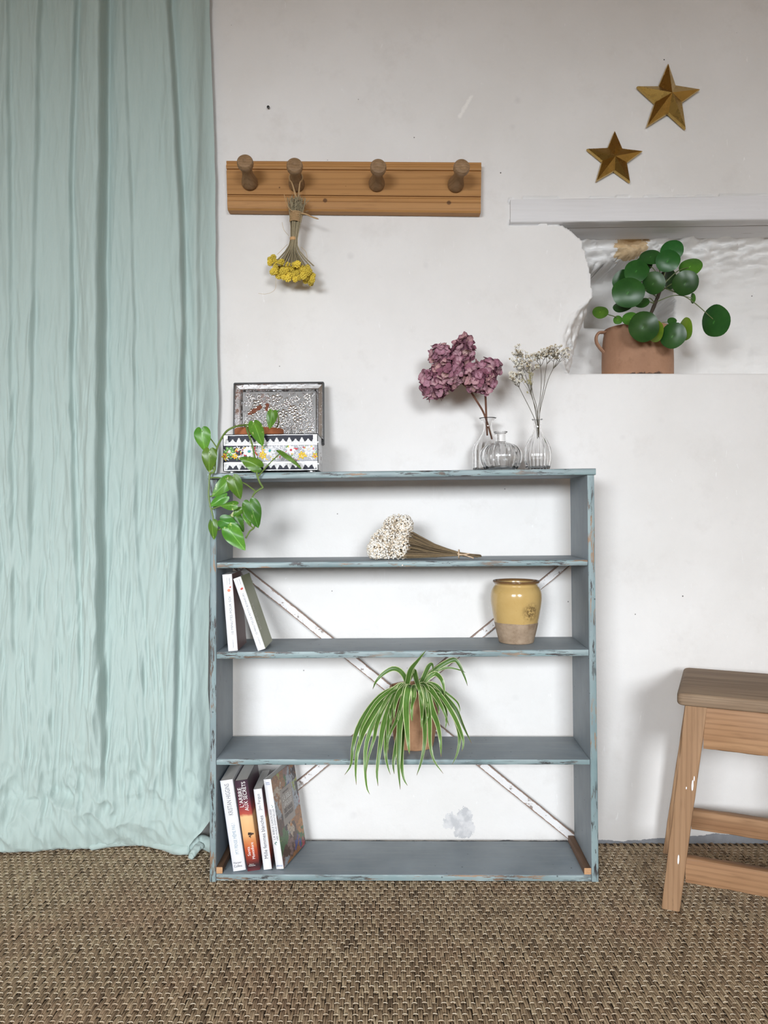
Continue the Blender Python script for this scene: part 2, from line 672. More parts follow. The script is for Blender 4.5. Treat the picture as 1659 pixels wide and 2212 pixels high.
def m_leaf(name, dark, light, pale=None, pale_amt=0.0, rough=0.32, veins=True, radial=False):
    t = NT(name, rough, spec=0.32)
    uv = t.co('UV')
    s = t.sep(uv)
    o = t.co()
    c = t.mix(dark, light, t.ramp(t.noise(o, 30, 3), [(0.3, 0), (0.7, 1)]))
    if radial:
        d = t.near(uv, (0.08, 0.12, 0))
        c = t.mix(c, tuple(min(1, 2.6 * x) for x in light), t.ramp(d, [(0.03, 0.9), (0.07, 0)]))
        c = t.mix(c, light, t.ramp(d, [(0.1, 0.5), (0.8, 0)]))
    elif veins:
        au = t.math('ABSOLUTE', s[0])
        c = t.mix(c, tuple(min(1, 1.5 * x + 0.02) for x in light), t.ramp(au, [(0.02, 0.8), (0.06, 0)]))
        w = t.math('SINE', t.math('MULTIPLY', t.math('MULTIPLY_ADD', au, -0.45, s[1]), 48.0))
        c = t.mix(c, tuple(0.75 * x for x in dark), t.ramp(w, [(0.75, 0), (1.0, 0.16)]))
    if pale is not None:
        p = t.ramp(t.noise(t.co('Object', (50, 50, 22), loc=(0.3, 0.1, 0.8)), 1.3, 5, 0.7), [(0.60, 0), (0.66, 1)])
        c = t.mix(c, pale, t.math('MULTIPLY', p, pale_amt))
    hs = t.n('ShaderNodeHueSaturation')
    t.put(hs.inputs['Value'], t.math('MULTIPLY_ADD', t.rnd(), 0.45, 0.78))
    t.put(hs.inputs['Hue'], t.math('MULTIPLY_ADD', t.rnd(), 0.03, 0.485))
    t.put(hs.inputs['Color'], c)
    t.color(hs.outputs[0])
    t.b.inputs['Subsurface Weight'].default_value = 0.0
    return t.m


def m_spider():
    t = NT('striped_leaf', 0.4)
    uv = t.co('UV')
    s = t.sep(uv)
    au = t.math('ABSOLUTE', s[0])
    c = t.mix((0.05, 0.12, 0.02), (0.115, 0.225, 0.042), t.noise(t.co('Object', (80, 80, 20)), 1, 3))
    c = t.mix(c, (0.10, 0.20, 0.04), t.ramp(au, [(0.03, 0.7), (0.09, 0)]))
    c = t.mix(c, (0.56, 0.62, 0.33), t.ramp(au, [(0.74, 0), (0.84, 1)]))
    c = t.mix(c, (0.20, 0.13, 0.06), t.ramp(s[1], [(0.955, 0), (0.985, 1)]))
    hs = t.n('ShaderNodeHueSaturation')
    t.put(hs.inputs['Value'], t.math('MULTIPLY_ADD', t.rnd(), 0.4, 0.8))
    t.put(hs.inputs['Color'], c)
    t.color(hs.outputs[0])
    return t.m


def m_petal():
    t = NT('dried_hydrangea_petal', 0.7, spec=0.2)
    r = t.rnd()
    o = t.co()
    c = t.ramp(r, [(0, (0.20, 0.075, 0.105)), (0.25, (0.31, 0.135, 0.18)), (0.5, (0.41, 0.215, 0.275)), (0.75, (0.50, 0.31, 0.345)), (0.9, (0.52, 0.30, 0.29)), (1, (0.60, 0.43, 0.39))])
    d = t.near(o, (0, 0, 0))
    c = t.mix(c, (0.24, 0.085, 0.125), t.ramp(t.math('DIVIDE', d, 0.013), [(0.55, 0), (1.0, 0.75)]))
    c = t.mix(c, (0.30, 0.12, 0.17), t.ramp(t.noise(o, 220, 3), [(0.5, 0), (0.7, 0.5)]))
    t.color(c)
    return t.m


MAT = {}
MAT['plaster'] = m_plaster()
MAT['beam'] = m_white_beam()
for ax in 'xz':
    MAT['paint_' + ax] = m_paint(ax, False)
    MAT['edge_' + ax] = m_paint(ax, True)
MAT['brace'] = m_brace()
MAT['cleat'] = m_wood('bare_brown_wood', (0.13, 0.075, 0.045), (0.20, 0.115, 0.07), (0.07, 0.04, 0.025), 'y')
MAT['cleat_end'] = m_wood('sawn_end_grain', (0.46, 0.25, 0.125), (0.58, 0.35, 0.19), (0.33, 0.17, 0.08), 'y', sc=3)
MAT['linen'] = m_linen()
MAT['seagrass'] = m_seagrass()
MAT['brass'] = m_brass()
MAT['glass'] = m_glass()
MAT['tin'] = m_tin('embossed_tin')
MAT['tin_rust'] = m_tin('rusted_embossed_tin', 0.9)
MAT['navy'] = plain('dark_blue_enamel', (0.018, 0.019, 0.032), 0.4, spec=0.12)
MAT['black'] = plain('black_edge', (0.012, 0.012, 0.012), 0.4)
MAT['white'] = plain('white_print', (0.84, 0.84, 0.86), 0.45, vary=0.02)
MAT['soil'] = plain('potting_soil', (0.035, 0.024, 0.016), 0.95, vary=0.6, scale=300)
MAT['twine'] = plain('raffia_twine', (0.46, 0.30, 0.15), 0.85, vary=0.25, scale=400)
MAT['ribbon'] = plain('pale_raffia', (0.62, 0.45, 0.30), 0.8, vary=0.2, scale=200)

# ------------------------------------------------------------------ the setting
W = 1.925
SILL_Y = 806.6
ZS = P(0, SILL_Y, W)[2]


def build_wall():
    xs = np.unique(np.round(np.concatenate([np.arange(-2.0, 0.30, 0.025), np.arange(0.30, 1.02, 0.0035), np.arange(1.02, 2.2, 0.03)]), 5))
    zs = np.unique(np.round(np.concatenate([np.arange(-0.01, 1.13, 0.025), np.arange(1.13, ZS - 0.002, 0.004), [ZS - 0.0005, ZS + 0.0005],
                                            np.arange(ZS + 0.003, 1.66, 0.0035), np.arange(1.66, 2.62, 0.03)]), 5))
    X, Z = np.meshgrid(xs, zs)
    px = CX + X * F / W
    py = CY - (Z - ZC) * F / W
    Y = W + 0.004 * vn(X * 3.1, Z * 3.1) + 0.0015 * vn(X * 14, Z * 14, 2)
    jag = 7 * (vn(px / 9, py / 7, 3) - 0.5) + 4 * (vn(px / 4, py / 3, 5) - 0.5)
    oy = [470, 484, 501, 520, 567, 609, 640, 653, 679, 714, 749, 784, 806.6]
    ox = [1203, 1212, 1237, 1257, 1269, 1278, 1280, 1268, 1236, 1216, 1211, 1213, 1229]
    iy = [470, 484, 501, 520, 567, 609, 640, 665, 707, 749, 784, 806.6]
    ix = [1206, 1215, 1240, 1260, 1272, 1281, 1284, 1281, 1263, 1253, 1246, 1236]
    xo = np.interp(py, oy, ox) + jag * 0.5
    xi = np.interp(py, iy, ix) + jag * 0.4
    inside = (Z >= ZS) & (py > 470)
    t = np.clip((px - xo) / np.maximum(xi - xo, 2), 0, 1)
    splay = t ** 1.4 * 0.060 + 0.016 * (np.abs(vn(px / 7 + py / 16, py / 20 - px / 30, 7) - 0.5) * 2 - 0.5) * np.minimum(1, 5 * t * (1 - t)) + 0.007 * (vn(px / 3.5 + py / 9, py / 9, 27) - 0.5) * np.minimum(1, 5 * t * (1 - t))
    # inside of the niche
    pb = CX + X * F / 2.11
    qb = CY - (Z - ZC) * F / 2.11
    band = np.minimum(sstep(505, 640, qb + 18 * (vn(pb / 30, qb / 30, 9) - 0.5)), 1)
    back = 2.045 + 0.095 * band
    rough = (0.034 * (vn(pb / 24 + qb / 15, qb / 8, 11) - 0.5) + 0.020 * (np.abs(vn(pb / 16 - qb / 9, qb / 6, 12) - 0.5) * 2 - 0.5)) * (1 - band) * 1.2 + 0.006 * (np.abs(vn(pb / 26, qb / 20, 24) - 0.5) * 2 - 0.5) + 0.004 * (vn(pb / 40, qb / 40, 13) - 0.5)
    back = back + rough
    # the deeper hole behind the plant
    hj = 9 * (vn(pb / 10, qb / 8, 15) - 0.5) + 5 * (vn(pb / 4, qb / 4, 16) - 0.5)
    top = np.interp(pb, [1270, 1300, 1340, 1380, 1420, 1470], [580, 574, 562, 556, 566, 590]) + hj
    right = np.interp(qb, [550, 600, 660, 705], [1444, 1455, 1467, 1462]) + hj
    hole = sstep(0, 6, qb - top) * sstep(0, 7, right - pb) * sstep(0, 3, 704 - qb) * sstep(-4, 4, pb - 1272)
    back = back + hole * (2.27 - back) + hole * 0.012 * (vn(pb / 18, qb / 14, 18) - 0.5)
    # plaster lump on the far right side of the niche
    back = back - 0.03 * sstep(1585, 1680, pb + 12 * vn(pb / 20, qb / 20, 20)) * sstep(560, 640, qb) * (0.6 + 0.6 * vn(pb / 14, qb / 18, 21))
    drop = sstep(0, 5, px - xi)
    Yn = W + splay + drop * (back - W - splay)
    Y = np.where(inside & (px > xo - 3), np.maximum(Yn, W - 0.002), Y)
    # hairline gap round the lintel
    lt = np.interp(px, [1102, 1659, 2200], [429, 421, 413])
    lb = 481
    gap = ((np.abs(py - lt) < 2.2) & (px > 1098)) | ((np.abs(px - 1102) < 2.5) & (py > lt) & (py < lb)) | ((np.abs(py - lb - 1) < 2.0) & (px > 1100) & (px < 1215))
    Y = np.where(gap & (vn(px / 25, py / 25, 23) > 0.25), Y + 0.010, Y)
    nx, nz = len(xs), len(zs)
    V = np.stack([X, Y, Z], -1).reshape(-1, 3)
    I = np.arange(nx * nz).reshape(nz, nx)
    Q = np.stack([I[:-1, :-1], I[:-1, 1:], I[1:, 1:], I[1:, :-1]], -1).reshape(-1, 4)
    o = mesh_obj('wall_back', V, Q.tolist(), MAT['plaster'], angle=180)
    o['kind'] = 'structure'
    # solid masonry behind the plaster skin
    return o


wall = build_wall()
ff = MB()
ff.box(-2.1, 2.3, -2.05, 2.3, -0.06, -0.010)
fl = ff.build('floor', plain('floor_screed', (0.13, 0.095, 0.06), 0.9, vary=0.3, scale=200), angle=30)
fl['kind'] = 'structure'

def shell(name, boxes, m):
    mb = MB()
    for bx in boxes:
        mb.box(*bx)
    o = mb.build(name, m, angle=20)
    o['kind'] = 'structure'


LIME = plain('limewash', (0.76, 0.62, 0.48), 0.9, vary=0.04, scale=4)
WN = ((-1.72, -0.55, 0.55, 1.78), (0.30, 1.12, 0.55, 1.82))       # two windows: x0, x1, sill, head
yF0, yF1 = -2.05, -1.70
shell('wall_front', [(-2.1, WN[0][0], yF0, yF1, 0, 2.6), (WN[0][1], WN[1][0], yF0, yF1, 0, 2.6), (WN[1][1], 2.3, yF0, yF1, 0, 2.6)] +
      [(w[0], w[1], yF0, yF1, 0, w[2]) for w in WN] + [(w[0], w[1], yF0, yF1, w[3], 2.6) for w in WN], LIME)
shell('wall_left', [(-2.1, -2.0, yF1, W + 0.05, 0, 2.6)], LIME)
shell('wall_right', [(2.2, 2.3, yF1, W + 0.05, 0, 2.6)], LIME)
shell('ceiling', [(-2.1, 2.3, yF0, W + 0.4, 2.55, 2.65)], plain('old_ceiling_boards', (0.56, 0.38, 0.22), 0.8, vary=0.2, scale=5))

# lintel beam over the niche
lin = bpy.data.objects.new('trim_1', None)
lin.location = (0.8, W, 1.55)
COL.objects.link(lin)
lin['kind'] = 'structure'
q0 = [P(1103, 480.5, 1.918), P(1103, 430, 1.918), P(1103, 430, 1.918) + [0, 0.045, 0], P(1103, 480.5, 1.918) + [0, 0.045, 0]]
q1 = [P(1900, 471, 1.918), P(1900, 418, 1.918), P(1900, 418, 1.918) + [0, 0.045, 0], P(1900, 471, 1.918) + [0, 0.045, 0]]
board('plank', q0, q1, [MAT['beam'], MAT['beam']], lin, r=0.004, n=24, jit=0.0008)
a, b = P(1150, 479.5, 1.918)[2], P(1900, 471, 1.918)[2]
x0, x1 = P(1150, 0, 1.918)[0], P(1900, 0, 1.918)[0]
board('plank', [(x0, 1.9645, a), (x0, 1.9645, a + 0.05), (x0, 2.05, a + 0.05), (x0, 2.05, a)], [(x1, 1.9645, b), (x1, 1.9645, b + 0.05), (x1, 2.05, b + 0.05), (x1, 2.05, b)], [MAT['beam'], MAT['beam']], lin, r=0.002, n=12)


# ------------------------------------------------------------------ seagrass carpet
def build_carpet():
    root = thing('seagrass_carpet', 'brown woven seagrass carpet with pale stitches covering the whole floor', 'carpet', (0, 1.2, -0.006))
    mb = MB()
    mb.box(-1.95, 2.15, -1.85, W + 0.02, -0.0095, -0.0045)
    mb.build('backing', plain('seagrass_backing', (0.075, 0.052, 0.032), 0.95, vary=0.5, scale=500), root)
    rg = np.random.default_rng(5)
    pit, ln = 0.0081, 0.030
    xs = np.arange(-1.62, 1.72, pit)
    ys = np.arange(0.80, W - 0.005, ln)
    c, k = np.meshgrid(np.arange(len(xs)), np.arange(len(ys)), indexing='ij')
    bx = xs[c] + rg.normal(0, 0.0006, c.shape)
    by = ys[k] + (c % 2) * ln / 2 + rg.normal(0, 0.0009, c.shape) + 0.012 * (vn(xs[c] * 1.3, ys[k] * 0.7, 31) - 0.5)
    bx = bx + 0.02 * (vn(xs[c] * 0.9, ys[k] * 1.1, 33) - 0.5)
    keep = (by < W - 0.017)
    bx, by = bx[keep], by[keep]
    base = rg.normal(0.42, 0.13, bx.shape)
    # two cords per column
    ns, na = 6, 4
    tt = np.linspace(0, 1, ns + 1)
    aa = np.linspace(0, math.pi, na)
    V, FQ, C = [], [], []

    def emit(verts, tint):
        """verts: (M, rings, pts, 3)"""
        M, a_, b_ = verts.shape[:3]
        off = sum(len(v) for v in V)
        V.append(verts.reshape(-1, 3))
        C.append(np.repeat(tint, a_ * b_))
        g = np.arange(a_ * b_).reshape(a_, b_)
        q = np.stack([g[:-1, :-1], g[1:, :-1], g[1:, 1:], g[:-1, 1:]], -1).reshape(-1, 4)
        FQ.append((q[None] + (np.arange(M) * a_ * b_)[:, None, None] + off).reshape(-1, 4))
    for s in (-1, 1):
        M = len(bx)
        rad = 0.0019 + rg.normal(0, 0.0002, M)
        cx = bx + s * 0.0020
        lean = rg.normal(0, 0.0007, M)
        zt = rg.normal(-0.0022, 0.0005, M)
        vt = np.zeros((M, ns + 1, na, 3))
        prof = np.sin(math.pi * np.clip(tt, 0.0, 1.0)) ** 0.55
        yy = by[:, None] + tt[None] * ln * 1.03
        vt[..., 0] = (cx[:, None] + lean[:, None] * (tt[None] - 0.5) * 2)[..., None] + rad[:, None, None] * np.cos(aa)[None, None] * 1.08
        vt[..., 1] = yy[..., None]
        vt[..., 2] = (zt[:, None] + (prof[None] - 1) * 0.0030)[..., None] + rad[:, None, None] * np.sin(aa)[None, None]
        emit(vt, np.clip(base + rg.normal(0, 0.13, M), 0.02, 0.79))
    M = len(bx)
    ns2 = 5
    t2 = np.linspace(-1, 1, ns2)
    a2 = np.linspace(0, math.pi, 4)
    st = np.zeros((M, ns2, 4, 3))
    rs = np.where(rg.random(M) < 0.88, 0.00085, 0.00045)
    st[..., 0] = bx[:, None, None] + t2[None, :, None] * 0.0046
    st[..., 1] = by[:, None, None] + (0.0008 - 0.0006 * t2 ** 2)[None, :, None] + rg.normal(0, 0.0005, M)[:, None, None] + rs[:, None, None] * np.cos(a2)[None, None]
    st[..., 2] = (-0.0004 - 0.0012 * t2 ** 4)[None, :, None] + rs[:, None, None] * np.sin(a2)[None, None] * 1.2 - 0.0006
    emit(st, np.clip(rg.normal(0.89, 0.06, M), 0.82, 1.0))
    V2 = np.concatenate(V) - np.array(root.location)
    Q = np.concatenate(FQ)
    me = bpy.data.meshes.new('woven_cords')
    me.vertices.add(len(V2))
    me.vertices.foreach_set('co', V2.astype(np.float32).ravel())
    me.loops.add(Q.size)
    me.loops.foreach_set('vertex_index', Q.astype(np.int32).ravel())
    me.polygons.add(len(Q))
    me.polygons.foreach_set('loop_start', np.arange(0, Q.size, 4, dtype=np.int32))
    me.polygons.foreach_set('use_smooth', np.ones(len(Q), bool))
    at = me.attributes.new('tint', 'FLOAT', 'POINT')
    at.data.foreach_set('value', np.concatenate(C).astype(np.float32))
    me.materials.append(MAT['seagrass'])
    me.update(calc_edges=True)
    o = bpy.data.objects.new('woven_cords', me)
    COL.objects.link(o)
    o.parent = root
    o['kind'] = 'stuff'


build_carpet()


# ------------------------------------------------------------------ curtain
def build_curtain():
    nu, nz = 470, 560
    zs = np.concatenate([np.linspace(0.004, 0.16, 60), np.linspace(0.16, 2.42, nz - 59)[1:]])
    s = np.linspace(0, 1, nu)
    Zg, S = np.meshgrid(zs, s, indexing='ij')
    YR = 1.862
    py = CY - (Zg - ZC) * F / YR
    edge = np.interp(py, [-400, 0, 150, 300, 500, 700, 900, 1000, 1100, 1200, 1300, 1500, 1600, 1680, 1740, 1770, 1790, 1805, 1820, 1850],
                     [440, 443, 449, 455, 456, 461, 463, 461, 455, 450, 442, 441, 448, 457, 461, 456, 440, 424, 413, 410])
    edge = edge + 2.5 * (vn(py / 60, py * 0 + 2, 41) - 0.5)
    px = -320 + S * (edge + 320)
    off = np.zeros_like(px)
    creases = [  # (y list, x list, bulge left, depth right, left width, right width, fade y)
        ([0, 350, 700, 1100, 1500, 1800], [221, 220, 215, 213, 217, 226], 0.020, 0.034, 42, 26, 1690),
        ([0, 400, 600, 900, 1300, 1700], [160, 147, 152, 150, 168, 176], 0.006, 0.016, 18, 20, 1500),
        ([0, 250, 450, 700, 1100, 1500, 1750], [362, 378, 387, 394, 385, 377, 372], 0.012, 0.024, 26, 30, 1780),
        ([0, 500, 1000, 1700], [83, 70, 62, 50], 0.006, 0.010, 26, 22, 1400),
        ([0, 600, 1100, 1750], [262, 285, 290, 318], 0.005, 0.007, 26, 18, 1700),
        ([0, 900, 1300, 1800], [430, 420, 408, 408], 0.004, 0.008, 16, 20, 1700),
        ([0, 900, 1800], [10, 18, 26], 0.006, 0.009, 26, 26, 1500),
        ([0, 900, 1800], [-60, -66, -60], 0.018, 0.030, 40, 40, 1600),
        ([0, 900, 1800], [-170, -160, -180], 0.018, 0.030, 40, 40, 1600),
    ]
    for ys, xs, a, b, wl, wr, fy in creases:
        c = np.interp(py, ys, xs) + 5 * (vn(py / 120, py * 0 + xs[0], 43) - 0.5)
        d = px - c
        k = 1 / (1 + np.exp(np.clip(-d / 1.6, -40, 40)))
        fade = 1 - sstep(fy - 170, fy + 90, py)
        off += fade * ((1 - k) * (-a) * np.exp(-(d / wl) ** 2) + k * b * np.exp(-np.maximum(d, 0) / wr))
    off += 0.018 * (vn(px / 75 + 0.3 * vn(py / 500, px * 0, 45), py / 1600, 46) - 0.5)
    off += 0.0065 * (vn(px / 22 + 1.2 * vn(py / 300, px / 200, 47), py / 420, 48) - 0.5)
    wr = 0.35 + 0.65 * sstep(500, 1200, py)
    off += wr * 0.0085 * (np.abs(vn(px / 15 + py / 210, py / 190, 49) - 0.5) * 2 - 0.5)
    off += wr * 0.0075 * (np.abs(vn(px / 13 - py / 150, py / 130, 52) - 0.5) * 2 - 0.5)
    off += wr * 0.0035 * (np.abs(vn(px / 8 + py / 60, py / 70, 57) - 0.5) * 2 - 0.5)
    off += wr * 0.0012 * (vn(px / 5, py / 40, 50) - 0.5)
    low = sstep(1560, 1800, py)
    off += low * 0.027 * (np.abs(vn(px / 62 + py / 75, py / 60 - px / 110, 51) - 0.5) * 2 - 0.45)
    off += low * 0.016 * (np.abs(vn(px / 24 - py / 40, py / 34 + px / 60, 58) - 0.5) * 2 - 0.45)
    Y = 1.874 + off
    ke = sstep(45, 4, edge - px)
    Y = Y * (1 - ke) + (1.907 + 0.25 * off) * ke
    yb = np.interp(px, [-320, 0, 110, 200, 300, 370, 415, 470], [1847, 1846, 1842, 1835, 1832, 1840, 1846, 1846])
    Yb = floorY(yb)
    w = 1 - sstep(0.0, 0.17, Zg)
    bul = -0.020 * np.sin(math.pi * np.clip(Zg / 0.13, 0, 1)) * (0.5 + vn(px / 60, px * 0, 55)) + 0.012 * (1 - sstep(0, 0.012, Zg))
    Y = Y * (1 - w) + (Yb + 0.35 * off) * w + bul
    Y = np.minimum(Y, W - 0.006)
    X = (px - CX) * YR / F
    V = np.stack([X, Y, Zg], -1).reshape(-1, 3)
    n, m = Zg.shape
    I = np.arange(n * m).reshape(n, m)
    Q = np.stack([I[:-1, :-1], I[:-1, 1:], I[1:, 1:], I[1:, :-1]], -1).reshape(-1, 4)
    root = mesh_obj('curtain', V, Q.tolist(), MAT['linen'], angle=180)
    tag(root, 'long crumpled sage green linen curtain pooling on the carpet', 'curtain')

    def roll(pts, rad, flat, sd):
        mb = MB()
        path = catmull(pts, 40)
        k = 18
        rings = []
        for i, p in enumerate(path):
            t = nrm(path[min(i + 1, 39)] - path[max(i - 1, 0)])
            side = nrm(np.cross(t, [0, 0, 1.0]))
            upv = np.cross(side, t)
            r = rad[0] + (rad[1] - rad[0]) * i / 39
            if i in (0, 39):
                r *= 0.25
            ring = []
            for j in range(k):
                an = 2 * math.pi * j / k
                q = r * (1 + 0.30 * (float(vn(i * 0.35, j * 0.7, sd)) - 0.5))
                ring.append(p + q * (math.cos(an) * side + flat * math.sin(an) * upv))
            rings.append(ring)
        mb.loft(rings)
        return mb

    def fp(px, py, h):
        q = P(px, py, floorY(py))
        q[2] = h
        return q
    r1 = roll([fp(190, 1838, 0.010), fp(250, 1830, 0.013), fp(310, 1829, 0.014), fp(350, 1838, 0.014), fp(385, 1847, 0.014), fp(412, 1848, 0.016)], (0.011, 0.014), 0.9, 61)
    r1.build('hem_fold', MAT['linen'], root, angle=180)
    r2 = roll([fp(398, 1848, 0.014), fp(420, 1842, 0.021), fp(436, 1838, 0.022), fp(456, 1840, 0.016), fp(470, 1843, 0.012)], (0.012, 0.013), 1.25, 63)
    r2.build('hem_fold', MAT['linen'], root, angle=180)
    r3 = roll([fp(432, 1843, 0.020), fp(424, 1849, 0.017), fp(415, 1855, 0.008), fp(411, 1858, 0.004)], (0.012, 0.006), 0.8, 65)
    r3.build('hem_fold', MAT['linen'], root, angle=180)


build_curtain()


# ------------------------------------------------------------------ bookcase
D0, D1 = 1.72, 1.90


def bookcase():
    root = thing('bookcase', 'low open bookcase in worn blue-grey paint standing against the white wall', 'bookcase', (0.045, 1.81, 0))
    sx, sz = [MAT['paint_x'], MAT['edge_x']], [MAT['paint_z'], MAT['edge_z']]

    def side(xo0, xi0, xib0, z0, xo1, xi1, xib1, z1):
        # bottom quad then top quad: (front-outer, front-inner, back-inner, back-outer)
        def q(xo, xi, xib, z):
            return [(xo, D0, z), (xi, D0, z), (xib, D1, z), (xo + (xib - xi), D1, z)]
        board('side_panel', q(xo0, xi0, xib0, z0), q(xo1, xi1, xib1, z1), sz, root, r=0.0028, n=26, jit=0.0006)
    X = lambda px, Y: (px - CX) * Y / F
    zt_l, zt_r = P(0, 1036.5, D0)[2], P(0, 1026.5, D0)[2]
    side(X(452.5, D0), X(466.5, D0), X(504, D1), 0.0, X(453, D0), X(468, D0), X(503.5, D1), zt_l)
    side(X(1294, D0), X(1278, D0), X(1240.5, D1), 0.0, X(1284, D0), X(1268, D0), X(1231, D1), zt_r)

    def xin(z, right):
        t = z / zt_l
        if right:
            return X(1278, D0) * (1 - t) + X(1268, D0) * t, X(1240.5, D1) * (1 - t) + X(1231, D1) * t
        return X(466.5, D0) * (1 - t) + X(468, D0) * t, X(504, D1) * (1 - t) + X(503.5, D1) * t

    def shelf(yt_l, yb_l, yt_r, yb_r):
        zl, bl, zr, br = [P(0, y, D0)[2] for y in (yt_l, yb_l, yt_r, yb_r)]
        fl_, bk = xin(zl, False)
        fr, bkr = xin(zr, True)
        e = 0.0006
        A = [(fl_ + e, D0 + 0.001, bl), (fl_ + e, D0 + 0.001, zl), (bk + e, D1 - 0.001, zl), (bk + e, D1 - 0.001, bl)]
        B = [(fr - e, D0 + 0.001, br), (fr - e, D0 + 0.001, zr), (bkr - e, D1 - 0.001, zr), (bkr - e, D1 - 0.001, br)]
        board('shelf', A, B, sx, root, r=0.0032, n=34, jit=0.0008)
        return zl, zr
    # top board lies over the sides
    x0, x1 = X(449, D0), X(1286.5, D0)
    zl, bl, zr, br = [P(0, y, D0)[2] for y in (1022, 1036, 1011.8, 1026)]
    A = [(x0, D0 - 0.003, bl), (x0, D0 - 0.003, zl), (x0, D1, zl), (x0, D1, bl)]
    B = [(x1, D0 - 0.003, br), (x1, D0 - 0.003, zr), (x1, D1, zr), (x1, D1, br)]
    board('shelf', A, B, sx, root, r=0.0034, n=34, jit=0.0009)
    res = [(zl, zr)]
    res.append(shelf(1215, 1228, 1209, 1222))
    res.append(shelf(1408.5, 1424, 1403, 1417.5))
    res.append(shelf(1640, 1653.5, 1641, 1652.5))
    res.append(shelf(1889, 1903, 1891, 1905))
    # cleats on the bottom shelf
    for pts in (((467.3, 480.5, 1872.5, 1888), (504.5, 516, 1797, 1812), 'l'), ((1262, 1277, 1878, 1890.5), (1227, 1239.8, 1802, 1814.5), 'r')):
        (a0, a1, at, ab), (b0, b1, bt, bb), s = pts
        z0 = res[4][0] if s == 'l' else res[4][1]
        hh = 0.0145
        f = [(X(a0, D0 + 0.004), D0 + 0.004, z0 + 0.0003), (X(a0, D0 + 0.004), D0 + 0.004, z0 + hh), (X(a1, D0 + 0.004), D0 + 0.004, z0 + hh), (X(a1, D0 + 0.004), D0 + 0.004, z0 + 0.0003)]
        k = [(X(b0, D1 - 0.003), D1 - 0.003, z0 + 0.0003), (X(b0, D1 - 0.003), D1 - 0.003, z0 + hh), (X(b1, D1 - 0.003), D1 - 0.003, z0 + hh), (X(b1, D1 - 0.003), D1 - 0.003, z0 + 0.0003)]
        o = board('cleat', f, k, [MAT['cleat'], MAT['cleat_end']], root, r=0.0008, n=8, jit=0.0002)
        o['label'] = 'bare brown wooden cleat along the side'

    # diagonal braces on the back
    def brace(u0, u1, l0, l1, y0, y1):
        mb = MB()
        n = 40
        rings, uv = [], []
        for i in range(n + 1):
            t = i / n
            a = P(*(np.array(u0) * (1 - t) + np.array(u1) * t), y0)
            b = P(*(np.array(l0) * (1 - t) + np.array(l1) * t), y0)
            dd = nrm(b - a)
            j1, j2 = 0.0012 * (float(vn(i * 0.7, 3)) - 0.5), 0.0012 * (float(vn(i * 0.7, 9)) - 0.5)
            a, b = a + dd * j1, b + dd * j2
            back = np.array([0, y1 - y0, 0])
            rings.append([a, a + (b - a) * 0.5 + [0, -0.0004, 0], b, b + back, a + back])
            uv += [(0, t), (0.5, t), (1, t), (1, t), (0, t)]
        mb.loft(rings, uv=uv)
        o = mb.build('brace', MAT['brace'], root, angle=30)
        o['label'] = 'flaking white painted diagonal slat across the back'
    brace((512, 1210), (1246, 1806), (497, 1222), (1228, 1814), 1.9015, 1.9125)
    brace((1222, 1208), (505, 1800), (1244, 1212), (508, 1821), 1.9135, 1.9235)
    return res


SH = bookcase()
shelf_z = lambda i, px: SH[i][0] + (SH[i][1] - SH[i][0]) * (px - 467) / 805.0


